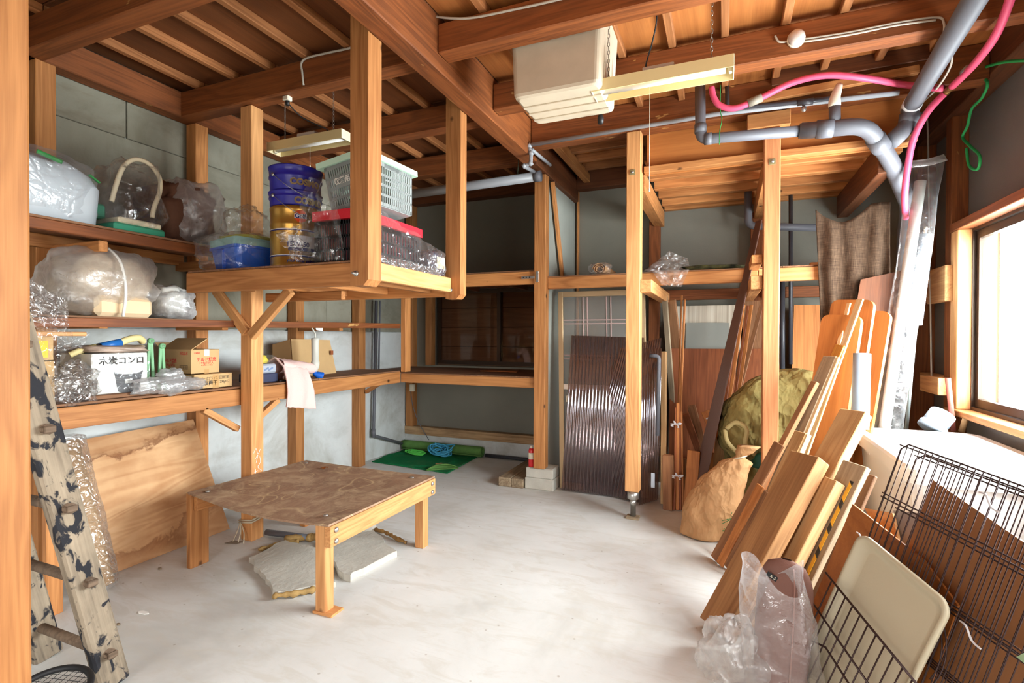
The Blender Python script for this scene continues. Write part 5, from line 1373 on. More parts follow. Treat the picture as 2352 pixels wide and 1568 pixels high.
def poly_on(name, pts, off, t, mat, label, cat):
    w = [onpl(px, py, off) for px, py in pts]; o0 = w[0]
    M = frame_matrix(o0, CGx, -CGn.cross(CGx) if CGn.cross(CGx).dot(CGd) > 0 else CGn.cross(CGx), CGn)
    Mi = M.inverted(); loc = [Mi @ p for p in w]; n = len(loc)
    area = sum(loc[k].x * loc[(k + 1) % n].y - loc[(k + 1) % n].x * loc[k].y for k in range(n))
    if area < 0: loc = loc[::-1]
    vs = [V((p.x, p.y, -t)) for p in loc] + [V((p.x, p.y, 0)) for p in loc]
    fs = [list(range(n))[::-1], list(range(n, 2 * n))] + [[k, (k + 1) % n, n + (k + 1) % n, n + k] for k in range(n)]
    o = mk(name, vs, fs, mat, None, M); tag(o, label, cat); return o
poly_on('brown_hardboard', [(2140, 1100), (2420, 1292), (2420, 1640), (2060, 1640), (2088, 1250)], -.10, .012, plain('brown_hardboard', srgb(158, 106, 66), .6, mottle=.12, mscale=4), 'large brown hardboard panel behind the cage panels', 'panel')
poly_on('varnished_sheet', [(1958, 1157), (2120, 1284), (2200, 1390), (2120, 1620), (1850, 1620), (1862, 1395)], -.06, .010, ORB, 'varnished orange panel behind the left part of the cage', 'panel')
poly_on('plywood_scrap', [(1985, 1166), (2050, 1178), (2064, 1245), (2040, 1262)], -.14, .012, TNW, 'small plywood scrap sticking up behind the orange panel', 'board')
poly_on('grey_plastic_piece', [(2052, 1172), (2112, 1178), (2092, 1275), (2068, 1265)], -.16, .01, plain('grey_plastic_sheet', srgb(140, 138, 140), .45), 'grey plastic piece between the plywood scrap and the brown hardboard', 'plastic piece')
poly_on('green_card', [(2334, 1508), (2400, 1475), (2400, 1560)], .03, .003, plain('green_card_paper', srgb(150, 176, 136), .7), 'corner of a pale green card at the right edge of the picture', 'card')

TRAYM = plain('beige_tray_plastic', srgb(190, 178, 150), .4, spec=.5, bump=.05, bscale=160)
T0 = V((.478, 2.30, .668)); TU = V((.165, -.338, -.085)); TW = V((-.19, .056, -.585))
tn = TU.cross(TW).normalized()
if tn.y > 0: tn = -tn
def traygeo():
    w, h = TU.length, TW.length; x = TU.normalized(); y = (TW - x * TW.dot(x)).normalized(); h = h * 1.02
    vs, fs = [], []
    rings = [(0, .0, -.006), (0, .004, .004), (.008, .0, .004), (.014, 0, -.004), (.032, 0, -.022), (.045, 0, -.026)]
    for ins, _, z in rings:
        r = max(.045 - ins * .5, .02)
        for a, b in rrect(w - 2 * ins, h - 2 * ins, r, 6): vs.append(T0 + x * (a + w / 2) + y * (b + h / 2) + tn * z)
    n = len(rrect(1, 1, .1, 6))
    for i in range(len(rings) - 1):
        for k in range(n): fs.append([i * n + k, i * n + (k + 1) % n, (i + 1) * n + (k + 1) % n, (i + 1) * n + k])
    fs.append([(len(rings) - 1) * n + k for k in range(n)])
    return vs, fs
ty = mkw('plastic_tray', *traygeo(), TRAYM, None); md = ty.modifiers.new('thickness', 'SOLIDIFY'); md.thickness = .004
for p in ty.data.polygons[:-1]: p.use_smooth = True
tag(ty, 'beige plastic tray with rounded corners propped against the cage', 'tray')
def ontray(px, py, off):
    d = R_ * ((px - 1176) / F_PX) - U_ * ((py - 784) / F_PX) + F_
    o = V((0, 0, CAM_H)); t = (T0 + tn * off - o).dot(tn) / d.dot(tn); return o + d * t
rk2 = empty('wire_rack', ontray(1900, 1320, .03), 'black wire rack leaning in front of the beige tray', 'rack')
A0, A1 = ontray(1896, 1314, .03), ontray(2120, 1588, .03); B0, B1 = ontray(1850, 1360, .03), ontray(2010, 1592, .03)
tube('rim_wire', [A0, A1], .0042, CAGE, rk2, 6); tube('rim_wire', [B0, B1], .0038, CAGE, rk2, 6)
tube('rim_wire', [ontray(p[0], p[1], .034) for p in ((1835, 1480), (1850, 1463), (1896, 1486), (1950, 1570), (1965, 1600))], .004, CAGE, rk2, 6)
rods = []
for k in range(1, 12):
    f = k / 12; p = A0.lerp(A1, f); rods.append([p, p + TW * .95])
tubes('rods', rods, .0028, CAGE, rk2, 6)

# ================================================================ bag in plastic, loose film
BROWNB = plain('brown_bag_cloth', srgb(124, 86, 74), .8, bump=.25, bscale=60)
bg_ = empty('zipped_bag', (.2, 2.3, 0), 'brown zipped sleeve in a torn clear plastic bag at the front right', 'bag')
bp0, bp1 = V((.205, 2.30, .0)), V((.235, 2.36, .50))
def bagf(u, v):
    an = u * 2 * math.pi; c = bp0.lerp(bp1, v); w = .105 * (1 - max(0, v - .78) ** 2 * 9) * (.9 + .1 * math.sin(v * 3)); d = .05 * (1 - .35 * v)
    if v > .995: w *= .35; d *= .3
    return c + V((math.cos(an) * w * .95, math.sin(an) * d - math.cos(an) * w * .3, 0))
bb = grid('sleeve', 28, 24, bagf, BROWNB, bg_, closed_u=True)
zp = [bagf(.80, v / 12 * .96) + V((0, -.002, 0)) for v in range(1, 13)]
tube('zip', zp, .004, plain('zip_tape', srgb(150, 108, 96), .6), bg_, 6)
pz = bagf(.66, .86); b9 = board('brand_tab', pz + V((-.022, -.006, .012)), pz + V((.022, -.008, -.012)), .02, .003, (0, 0, 1), BLACK, bg_, .001)
text('tab_mark', '% 5', .016, plane_matrix(pz + V((0, -.0095, 0)), (.044, -.002, -.024), (.024, 0, .044)), IVORY, b9)
def film1(u, v):
    an = u * 2 * math.pi; t = v
    c = V((.19, 2.27, -.02 + .50 * t)); w = .155 - .05 * t + .018 * math.sin(an * 3 + 5 * t); d = .095 - .03 * t
    top = .06 * math.sin(an * 2 + .8) * t
    k = 1 + .10 * fbm(V((math.cos(an) * 2, math.sin(an) * 2, t * 4)), 3)
    return c + V((math.cos(an) * w * k, math.sin(an) * d * k - math.cos(an) * w * .25, top))
grid('clear_bag', 50, 30, film1, clear_film('torn_bag_film', (.95, .93, .95, 1), .14, .5, .40, .15, .6, 5), bg_, closed_u=True)
def film2(u, v):
    an = u * 2 * math.pi; ph = v * math.pi / 2
    r = math.cos(ph) ** .7; c = V((.04, 2.36, 0))
    k = 1 + .30 * fbm(V((math.cos(an) * 1.6, math.sin(an) * 1.6, v * 3 + 4)), 3)
    z = .20 * math.sin(ph) * k
    return c + V((math.cos(an) * .16 * r * k, math.sin(an) * .13 * r * k, max(z, .002)))
o = grid('loose_plastic_bag', 44, 24, film2, FILM_D, None, closed_u=True); tag(o, 'crumpled cloudy plastic bag on the floor at the front edge', 'plastic bag')

# ================================================================ shelf contents: helpers
CARD = plain('cardboard', srgb(202, 166, 118), .85, spec=.15, mottle=.06, mscale=6)
CARD_D = plain('cardboard_dark', srgb(170, 132, 90), .85, spec=.15)
INK_R = plain('red_ink', srgb(206, 52, 46), .7); INK_K = plain('black_ink', srgb(44, 40, 38), .7)
def faceM(x, y, z): return plane_matrix((x, y, z), (0, 1, 0), (0, 0, 1))       # faces +X
def frontM(x, y, z): return plane_matrix((x, y, z), (1, 0, 0), (0, 0, 1))      # faces -Y
def carton(name, x0, x1, y0, y1, z0, z1, label, mat=None, flaps=(), cat='box', group='cardboard boxes'):
    o = empty(name, ((x0 + x1) / 2, (y0 + y1) / 2, z0), label, cat, group)
    m = mat or CARD; t = .004
    boxes_mesh('body', [(x0, x1, y0, y0 + t, z0, z1), (x0, x1, y1 - t, y1, z0, z1), (x0, x0 + t, y0 + t, y1 - t, z0, z1), (x1 - t, x1, y0 + t, y1 - t, z0, z1), (x0, x1, y0, y1, z0, z0 + t)], m, o)
    for q in flaps: from_corners('flap', q, .004, m, o)
    if not flaps: bar('lid', x0, x1, y0, y1, z1, z1 + .004, m, o, .001)
    return o
def barcode(M, w, h, parent, n=9):
    vs, fs = [], []; rnd = random.Random(int(w * 1e4))
    def quad(a, b, c, d):
        k = len(vs); vs.extend([V((a, b, .0006)), V((c, b, .0006)), V((c, d, .0006)), V((a, d, .0006))]); fs.append([k, k + 1, k + 2, k + 3])
    for s_ in (-1, 1): quad(-w / 2, s_ * h / 2 - .001, w / 2, s_ * h / 2 + .001); quad(s_ * w / 2 - .001, -h / 2, s_ * w / 2 + .001, h / 2)
    for k in range(n): x = -w / 2 + w * (k + .7) / (n + .4); quad(x, -h * .36, x + rnd.uniform(.001, .004), h * .36)
    return mk('printed_mark', vs, fs, INK_K, parent, M)
def rect_mark(name, M, w, h, mat, parent, off=.0006):
    return mk(name, [V((-w / 2, -h / 2, off)), V((w / 2, -h / 2, off)), V((w / 2, h / 2, off)), V((-w / 2, h / 2, off))], [[0, 1, 2, 3]], mat, parent, M)
def film_blob(name, c, r, mat, parent=None, seed=0, floor=None, nu=44, nv=26, crink=.16, pw=.6, freq=1.8):
    """crumpled film bag: super-ellipsoid with creases; flat on the shelf at z = floor"""
    c = V(c)
    def f(u, v):
        an = u * 2 * math.pi; ph = (v - .5) * math.pi
        d = V((math.copysign(abs(math.cos(an)) ** pw, math.cos(an)) * math.cos(ph) ** pw, math.copysign(abs(math.sin(an)) ** pw, math.sin(an)) * math.cos(ph) ** pw, math.copysign(abs(math.sin(ph)) ** pw, math.sin(ph))))
        k = 1 + crink * (fbm(d * freq + V((seed, seed * .7, 0)), 4) - .35 * abs(noise.noise(d * freq * 3 + V((0, 0, seed)))))
        p = c + V((d.x * r[0] * k, d.y * r[1] * k, d.z * r[2] * k))
        if floor is not None: p.z = max(p.z, floor + .001)
        return p
    return grid(name, nu, nv, f, mat, parent, closed_u=True)
def film_sheet(name, q, mat, parent=None, seed=0, nu=26, nv=26, amp=.03, freq=4.0):
    bl, br, tr, tl = [V(p) for p in q]; n = (br - bl).cross(tl - bl).normalized()
    def f(u, v):
        p = bl.lerp(br, u).lerp(tl.lerp(tr, u), v)
        return p + n * amp * (fbm(V((u * freq, v * freq, seed)), 3) + .5 * abs(noise.noise(V((u * 9, v * 9, seed + 3)))))
    return grid(name, nu, nv, f, mat, parent)

# ================================================================ lower left shelf (deck at 1.054)
ZD = 1.0545
c = carton('cardboard_box', -3.50, -3.125, 1.17, 1.512, ZD, 1.268, 'plain cardboard box at the left end of the low shelf, under the yellow-labelled box')
c = carton('cardboard_box', -3.48, -3.13, 1.20, 1.51, 1.273, 1.392, 'cardboard box with a yellow label stacked on the plain box')
rect_mark('yellow_label', faceM(-3.13, 1.452, 1.333), .075, .085, plain('yellow_label_paper', srgb(230, 196, 44), .6), c)
o = bar('wood_offcut', -3.22, -3.14, 1.1, 1.665, 1.398, 1.42, CEDAR_L, None); tag(o, 'short wooden slat lying on top of the yellow-labelled box', 'slat')
fd = empty('clear_film', (-3.05, 1.42, 1.05), 'shiny clear plastic film hanging at the left end of the low shelf', 'plastic film')
film_sheet('hanging_sheet', [(-3.085, 1.28, 1.03), (-3.07, 1.50, 1.13), (-3.06, 1.55, 1.42), (-3.08, 1.30, 1.68)], FILM_C, fd, 2, 30, 40, .05, 3.5)
film_sheet('folded_flap', [(-3.07, 1.33, 1.48), (-3.05, 1.535, 1.44), (-3.08, 1.545, 1.57), (-3.07, 1.36, 1.69)], FILM, fd, 7, 20, 20, .03, 4)
film_sheet('trailing_end', [(-3.20, 1.48, 1.30), (-3.16, 1.66, 1.34), (-3.16, 1.69, 1.42), (-3.20, 1.48, 1.45)], FILM_C, fd, 12, 18, 18, .03, 4)
o = bar('brown_board', -3.42, -3.12, 1.66, 2.06, ZD, 1.077, DECK, None); tag(o, 'thin brown board under the charcoal stove box', 'board')
kb = empty('stove_box', (-3.3, 1.85, 1.078), 'white charcoal stove box with a black bucket picture and Japanese title', 'box')
WBOX = plain('white_card', srgb(232, 230, 222), .6)
bar('body', -3.46, -3.165, 1.70, 1.99, 1.078, 1.302, WBOX, kb)
text('title_lettering', '木炭コンロ', .048, faceM(-3.164, 1.852, 1.258), INK_K, kb, bold=.0012)
GREYP = plain('grey_print', srgb(92, 92, 94), .7); GREYL = plain('pale_grey_print', srgb(206, 206, 200), .7)
def ellipse(cx, cy, rx, ry, n=28, a0=0, a1=2 * math.pi): return [(cx + rx * math.cos(a0 + (a1 - a0) * k / n), cy + ry * math.sin(a0 + (a1 - a0) * k / n)) for k in range(n + (0 if a1 - a0 > 6.2 else 1))]
def decal(name, poly, M, mat, parent, off): return mk(name, [V((p[0], p[1], off)) for p in poly], [list(range(len(poly)))], mat, parent, M)
Mk = faceM(-3.165, 1.885, 1.165)
decal('bucket_picture', [(-.075, .025)] + ellipse(-.0, -.075, .058, .014, 14, math.pi, 2 * math.pi) + [(.075, .025)], Mk, GREYP, kb, .0008)
decal('bucket_picture', ellipse(0, .028, .08, .022), Mk, GREYP, kb, .0010)
decal('bucket_picture', ellipse(0, .034, .073, .018), Mk, GREYL, kb, .0013)
decal('bucket_picture', [(-.02, -.035), (.02, -.035), (.02, -.012), (-.02, -.012)], Mk, GREYL, kb, .0013)
bk = film_sheet('cover_film', [(-3.155, 1.69, 1.085), (-3.155, 1.995, 1.085), (-3.157, 2.0, 1.305), (-3.157, 1.69, 1.305)], clear_film('box_film', (1, 1, 1, 1), .02, .25, .3, .2, .6, 14), kb, 3, 24, 20, .006)
pbag = film_blob('printed_bag', (-3.30, 1.86, 1.325), (.14, .17, .024), plain('printed_bag_film', srgb(168, 146, 130), .4, mottle=.35, mscale=9), None, 3, 1.303); tag(pbag, 'flat printed plastic bag on top of the stove box', 'plastic bag')
ho = empty('vacuum_hose', (-3.3, 1.8, 1.345), 'cream ribbed hose with a blue nozzle lying on the stove box', 'hose')
BLUE = plain('blue_plastic', srgb(36, 104, 178), .4)
CREAMH = plain('cream_hose', srgb(228, 210, 150), .5)
h0, h1 = at(232, 796, x=-3.22), at(277, 786, x=-3.22)
tube('nozzle', [h0, h1], .022, BLUE, ho, 18); lathe('nozzle_mouth', [(.017, .0), (.017, .004)], plane_matrix(h0 + V((.0, -.001, 0)), (1, 0, 0), (0, 0, 1)), BLACK, ho, 16)
def ribbed(pts, r, parent):
    pts = spline(pts, 14); return tube('ribbed_hose', pts, [r * (1 + .10 * (k % 2)) for k in range(len(pts))], CREAMH, parent, 12)
ribbed([h1, at(300, 778, x=-3.22), at(318, 776, x=-3.24), at(328, 784, x=-3.27)], .019, ho)
ribbed([at(160, 815, x=-3.28), at(190, 803, x=-3.26), at(222, 797, x=-3.24)], .016, ho)
tube('dark_wand', [at(165, 808, x=-3.38), at(270, 786, x=-3.38)], .018, BLACK, ho, 10)
lb = film_blob('crumpled_film', (-3.16, 1.60, 1.13), (.075, .12, .12), FILM, None, 5, 1.02, 44, 30, .35, .8, 2.2); tag(lb, 'crumpled shiny clear film left of the stove box', 'plastic film')
cb = film_blob('crumpled_bag', (-3.13, 2.09, 1.10), (.085, .20, .05), FILM_M, None, 8, None, 50, 26, .35, .8, 2.0)
for v in cb.data.vertices:
    pass
tag(cb, 'crumpled milky plastic bag drooping over the shelf edge before the boxes', 'plastic bag')
film_blob('crest', (-3.15, 2.12, 1.155), (.05, .075, .045), FILM_M, cb, 11, None, 30, 18, .35, .8)
GRNP = plain('mint_metal', srgb(122, 176, 128), .45)
for k, (px, ytop, lab) in enumerate(((345, 778, 'pale green folded stake left of the chilled food box, taller of the pair'), (371, 790, 'pale green folded stake touching the chilled food box, shorter of the pair'))):
    top_ = at(px, ytop, x=-3.27); o = empty('folding_stake', (top_.x, top_.y, ZD), lab, 'stake', 'folding stakes')
    for s_ in (-1, 1): board('arm', (top_.x, top_.y + s_ * .02, ZD + .002), (top_.x, top_.y + s_ * .006, top_.z - .01), .018, .012, (0, 1, 0), GRNP, o, .002)
    lathe('pivot', [(.017, -.01), (.017, .01)], plane_matrix((top_.x + .005, top_.y, top_.z - .012), (0, 1, 0), (0, 0, 1)), GRNP, o, 14)
    lathe('rivet', [(.006, 0), (.004, .004), (0, .004)], plane_matrix((top_.x + .015, top_.y, top_.z - .012), (0, 1, 0), (0, 0, 1)), STEEL, o, 8)
ub = carton('cardboard_box', -3.46, -3.14, 2.262, 2.535, ZD, 1.146, 'low cardboard box of pickled plums printed in black, under the chilled food box')
text('lettering', 'ショッパーズプライス', .022, faceM(-3.1395, 2.34, 1.120), INK_K, ub, sx=.8); text('lettering', 'しそ漬梅干', .032, faceM(-3.1395, 2.345, 1.090), INK_K, ub, bold=.0006)
text('lettering', '200g×12', .024, faceM(-3.1395, 2.478, 1.094), INK_K, ub, sx=.85); barcode(faceM(-3.1395, 2.475, 1.124), .07, .02, ub)
TAPEM = plain('parcel_tape', srgb(190, 148, 92), .3, spec=.6)
rect_mark('tape', faceM(-3.1395, 2.412, 1.10), .045, .09, TAPEM, ub, .0004)
z0, z1 = 1.151, 1.312
fl = [[(-3.50, 2.285, z1), (-3.20, 2.285, z1), (-3.20, 2.40, z1 + .075), (-3.50, 2.40, z1 + .075)], [(-3.20, 2.285, z1 + .0), (-3.20, 2.485, z1), (-3.29, 2.485, z1 - .06), (-3.29, 2.285, z1 - .06)], [(-3.50, 2.485, z1), (-3.50, 2.285, z1), (-3.56, 2.285, z1 + .04), (-3.56, 2.485, z1 + .04)]]
cbx = carton('cardboard_box', -3.50, -3.20, 2.285, 2.485, z0, z1, 'open cardboard box of chilled dumplings printed in red', None, fl)
text('lettering', 'チルド焼売', .028, faceM(-3.1995, 2.392, 1.244), INK_R, cbx, bold=.0006); text('lettering', '144g/16P入', .022, faceM(-3.1995, 2.392, 1.222), INK_R, cbx); text('lettering', '株式会社チルド食品', .009, faceM(-3.1995, 2.395, 1.206), INK_R, cbx)
text('lettering', '天地無用', .011, faceM(-3.1995, 2.325, 1.288), INK_R, cbx)
rect_mark('paper_slip', faceM(-3.1995, 2.393, 1.29), .038, .045, plain('white_slip', srgb(236, 236, 236), .5), cbx); rect_mark('tape', faceM(-3.1995, 2.392, 1.165), .035, .028, TAPEM, cbx)
text('lettering', 'チルド焼売', .03, frontM(-3.40, 2.2845, 1.235), INK_R, cbx, bold=.0006, sx=.8); text('lettering', '144g/16P入', .024, frontM(-3.40, 2.2845, 1.208), INK_R, cbx, sx=.8)
text('lettering', '火気品水', .024, frontM(-3.27, 2.2845, 1.285), INK_R, cbx, sx=.8); barcode(frontM(-3.27, 2.2845, 1.195), .075, .024, cbx)

# tool case, yellow pouch, towel, flap box, pump
tc = empty('tool_case', (-3.27, 2.87, ZD), 'small tool case with dark blue base and clear lid', 'case')
bar('base', -3.37, -3.165, 2.775, 2.955, ZD, 1.122, plain('navy_plastic', srgb(58, 62, 88), .45), tc, .006)
bar('clear_lid', -3.365, -3.17, 2.78, 2.95, 1.123, 1.192, plain('cloudy_lid', srgb(176, 182, 194), .3, spec=.6), tc, .012)
for y in (2.85, 2.89): board('tool', (-3.169, y - .02, 1.145), (-3.169, y + .02, 1.165), .012, .004, (0, 0, 1), plain('tool_blue', srgb(120, 140, 176), .5) if 'tool_blue' not in MATS else MATS['tool_blue'], tc)
yp = empty('yellow_pouch', (-3.27, 2.86, 1.194), 'yellow cloth in a clear bag on the small tool case', 'pouch')
yb = film_blob('cloth', (-3.27, 2.845, 1.225), (.07, .075, .034), plain('yellow_cloth', srgb(226, 206, 66), .7, bump=.4, bscale=14), yp, 4, 1.194, 26, 16, .2)
film_blob('bag', (-3.27, 2.89, 1.222), (.08, .10, .035), FILM_C, yp, 6, 1.193, 30, 18, .3)
PINK = plain('pink_towel', srgb(238, 200, 192), .95, spec=.1, bump=.35, bscale=160)
tw = empty('pink_towel', (-3.15, 3.12, ZD), 'folded pink towel draped over the front of the low shelf', 'towel')
def towelf(u, v):
    # v runs from the back of the shelf over the rail and down
    y = 2.98 + u * .22 + .02 * math.sin(u * 7)
    path = [V((-3.36, 0, 1.075)), V((-3.30, 0, 1.20)), V((-3.20, 0, 1.235)), V((-3.11, 0, 1.17)), V((-3.075, 0, 1.06)), V((-3.065, 0, .98)), V((-3.07, 0, .90)), V((-3.072, 0, .865))]
    k = v * (len(path) - 1); i = min(int(k), len(path) - 2); p = path[i].lerp(path[i + 1], k - i)
    sp = .22 + .07 * v; y = 3.06 + (u - .5) * sp + .03 * v
    z = p.z - (.05 * (u) * (v > .9) * (v - .9) * 10) - .06 * (1 - v) * u
    return V((p.x + .012 * math.sin(u * 11 + v * 3) * v, y, z + .01 * fbm(V((u * 4, v * 4, 2)))))
grid('hanging_part', 30, 50, towelf, PINK, tw, thick=.012)
def rolledf(u, v):
    an = u * 2 * math.pi; c_ = V((-3.18, 2.96 + .36 * v, 1.175 - .04 * v)); r = .055 - .012 * v
    return c_ + V((math.cos(an) * r * 1.3, 0, math.sin(an) * r)) * (1 + .08 * math.sin(an * 3 + v * 6))
grid('rolled_part', 22, 14, rolledf, PINK, tw, closed_u=True)
fb = empty('cardboard_box', (-3.45, 3.55, ZD), 'opened cardboard box with a tall flap, behind the hand pump', 'box', 'cardboard boxes')
from_corners('flap', [(-3.36, 3.30, 1.056), (-3.40, 3.86, 1.056), (-3.43, 3.82, 1.37), (-3.42, 3.32, 1.375)], .004, CARD, fb)
from_corners('side', [(-3.58, 3.28, 1.056), (-3.365, 3.30, 1.056), (-3.425, 3.32, 1.375), (-3.60, 3.30, 1.33)], .004, CARD_D, fb)
rect_mark('tape', faceM(-3.402, 3.80, 1.25), .035, .04, plain('brown_tape', srgb(150, 84, 50), .5), fb, .004)
pm = empty('hand_pump', (-3.15, 3.33, ZD), 'pale grey hand pump with a blue foot and white paper tag', 'pump')
PUMPG = plain('pump_grey', srgb(198, 196, 186), .5, mottle=.08)
px_, py_ = -3.15, 3.325
lathe('barrel', [(.012, .05), (.03, .09), (.034, .11), (.034, .135), (.029, .14), (.031, .31), (.033, .33), (.010, .335)], Matrix.Translation((px_, py_, ZD)), PUMPG, pm, 22)
tube('foot', spline([(px_, py_, ZD + .06), (px_, py_ + .005, ZD + .035), (px_ + .03, py_ + .05, ZD + .012)]), [.014, .014, .015, .017, .02, .022, .024, .026, .028, .03, .032, .034, .034], plain('blue_foot', srgb(24, 92, 190), .4), pm, 16)
tube('handle', spline([(px_, py_, ZD + .33), (px_, py_, ZD + .37), (px_, py_ - .02, ZD + .395), (px_, py_ - .035, ZD + .42), (px_, py_ - .015, ZD + .435), (px_, py_ + .01, ZD + .41)]), .006, PUMPG, pm, 8)
plate('paper_tag', [(0, 0), (.06, -.01), (.065, .03), (.03, .06), (-.01, .03)], .002, plane_matrix((px_ + .01, py_ + .0, ZD + .40), (.2, 1, 0), (0, 0, 1)), WBOX, pm)
o = bar('pen', -3.13, -3.12, 2.93, 3.02, 1.056, 1.066, BLACK); tag(o, 'black pen on the shelf edge beside the tool case', 'pen')

# ================================================================ middle left shelf (deck at 1.504)
ZM = 1.5045
fb_ = empty('wrapped_foam', (-3.3, 1.85, ZM), 'large foam bundle in cloudy plastic tied with white cord on the middle shelf', 'bundle')
FOAM = plain('beige_foam', srgb(232, 204, 164), .9, bump=.1, bscale=20)
bar('foam_block', -3.52, -3.15, 1.715, 2.02, ZM, 1.625, FOAM, fb_, .025)
film_blob('foam_mass', (-3.36, 1.86, 1.72), (.19, .21, .15), plain('foam_mass_mat', srgb(206, 186, 160), .9, bump=.2, bscale=10), fb_, 2, 1.55, 30, 20, .2)
film_blob('outer_bag', (-3.33, 1.83, 1.695), (.22, .29, .20), FILM_D, fb_, 14, ZM, 54, 34, .20, .75, 1.1)
tube('white_cord', spline([(-3.20, 1.80, 1.89), (-3.125, 1.815, 1.82), (-3.105, 1.83, 1.72), (-3.105, 1.835, 1.62), (-3.12, 1.83, 1.508)]), .008, WBOX, fb_, 8)
wbag = film_blob('white_bag', (-3.27, 2.20, 1.60), (.14, .13, .10), FILM_M, None, 21, ZM, 40, 26, .28, .8, 1.8); tag(wbag, 'small white crumpled bag right of the tied foam bundle', 'plastic bag')
film_blob('inner_paper', (-3.28, 2.19, 1.62), (.10, .09, .10), WBOX, wbag, 9, ZM, 24, 16, .25)

# ================================================================ upper left shelf (deck at 1.988)
ZU = 1.9885
tubw = empty('storage_tub', (-3.34, 1.45, ZU), 'large whitish storage tub wrapped in clear plastic on the highest shelf', 'tub')
WTUB = plain('frosty_tub', srgb(196, 204, 210), .45, spec=.4)
def tubf():
    vs, fs = [], []
    rings = [(0, .03, 0), (.015, .012, 0), (.20, .0, 0), (.27, .03, 0), (.33, .09, 0), (.345, .14, 0)]
    for z, ins, _ in rings:
        for x, y in rrect(.42 - 2 * ins, .72 - 2 * ins, .09, 5): vs.append(V((-3.345 + x, 1.40 + y, ZU + z)))
    n = len(rrect(1, 1, .1, 5))
    for i in range(len(rings) - 1):
        for k in range(n): fs.append([i * n + k, i * n + (k + 1) % n, (i + 1) * n + (k + 1) % n, (i + 1) * n + k])
    fs.append(list(range(n))[::-1]); fs.append([(len(rings) - 1) * n + k for k in range(n)]); return vs, fs
tg = mkw('shell', *tubf(), WTUB, tubw, True)
film_blob('film_cover', (-3.345, 1.40, ZU + .17), (.225, .375, .205), clear_film('tub_film', (.95, .97, 1, 1), .06, .35, .4, .25, .6, 8), tubw, 31, ZU, 54, 34, .10, .55)
for p_ in (((-3.14, 1.45, ZU + .32), (-3.15, 1.56, ZU + .30)), ((-3.15, 1.68, ZU + .27), (-3.15, 1.73, ZU + .24))):
    strap([V(p_[0]), (V(p_[0]) + V(p_[1])) / 2, V(p_[1])], .02, GREENT, tubw)
bc = empty('potty_seat', (-3.3, 1.94, ZU), 'green and white seat with a cream arched handle in a clear bag', 'seat')
MINTG = plain('mint_green_plastic', srgb(64, 158, 124), .4); CRM = plain('cream_plastic', srgb(232, 218, 186), .4)
bar('base', -3.44, -3.14, 1.80, 2.085, ZU, ZU + .05, MINTG, bc, .015)
bar('seat_pad', -3.42, -3.155, 1.83, 2.07, ZU + .051, ZU + .085, CRM, bc, .014)
bar('back_block', -3.42, -3.32, 1.79, 1.86, ZU + .086, ZU + .17, MINTG, bc, .012)
arch = spline([at(256, 462, x=-3.22), at(268, 420, x=-3.22), at(284, 382, x=-3.22), at(310, 366, x=-3.22), at(342, 376, x=-3.22), at(366, 408, x=-3.22), at(367, 440, x=-3.22), at(354, 476, x=-3.22), at(350, 500, x=-3.22)], 5)
tube('arched_handle', arch, .013, CRM, bc, 12)
film_blob('clear_bag', (-3.28, 1.955, ZU + .20), (.17, .17, .235), FILM_C, bc, 17, ZU, 44, 30, .2, .75)
bb_ = empty('brown_bundle', (-3.33, 2.34, ZU), 'dark brown bundle in a dusty clear bag behind the blue bin', 'bundle')
film_blob('bundle', (-3.36, 2.30, ZU + .18), (.19, .19, .20), plain('brown_bundle_cloth', srgb(92, 58, 40), .9, bump=.5, bscale=12, mottle=.3), bb_, 23, ZU, 34, 22, .28)
film_blob('dusty_bag', (-3.33, 2.36, ZU + .20), (.22, .20, .24), FILM_D, bb_, 29, ZU, 44, 28, .2, .75)

# ================================================================ hanging shelf load (deck at 1.787)
ZH = 1.7875
bn = empty('blue_bin', (-2.75, 2.36, ZH), 'blue plastic bin with a pale green lid in a clear bag', 'bin')
rot = Matrix.Translation((-2.74, 2.36, ZH)) @ Matrix.Rotation(math.radians(-14), 4, 'Z')
def bin_part(name, w, h, z0, z1, mat, taper=.0, r=.03):
    vs, fs = [], []
    rr = [(z0, taper), (z1, 0)]
    for z, ins in rr:
        for x, y in rrect(w - 2 * ins, h - 2 * ins, r, 4): vs.append(V((x, y, z)))
    n = len(rrect(1, 1, .1, 4))
    for k in range(n): fs.append([k, (k + 1) % n, n + (k + 1) % n, n + k])
    fs.append(list(range(n))[::-1]); fs.append([n + k for k in range(n)])
    return mk(name, vs, fs, mat, bn, rot)
BBLUE = plain('bin_blue', srgb(26, 92, 196), .4)
bin_part('body', .33, .36, 0, .135, BBLUE, .02); bin_part('rim', .35, .38, .136, .15, BBLUE); bin_part('lid', .345, .375, .151, .195, plain('pale_teal_lid', srgb(136, 178, 172), .5))
mk('side_rib', [V(v) + V((0, -.175, .07)) for v in cbox(.012, .012, .06, .003)[0]], cbox(.012, .012, .06, .003)[1], BBLUE, bn, rot)
yl = film_blob('yellow_cloth', (-2.74, 2.36, ZH + .21), (.15, .16, .014), plain('dull_yellow_cloth', srgb(178, 172, 70), .8), bn, 3, ZH + .196, 26, 14, .2)
film_blob('clear_bag', (-2.79, 2.34, ZH + .12), (.235, .225, .125), FILM_C, bn, 37, ZH, 44, 28, .16, .6)
film_blob('bag_neck', (-2.79, 2.36, ZH + .31), (.10, .14, .12), FILM_C, bn, 39, None, 30, 20, .35, .8)

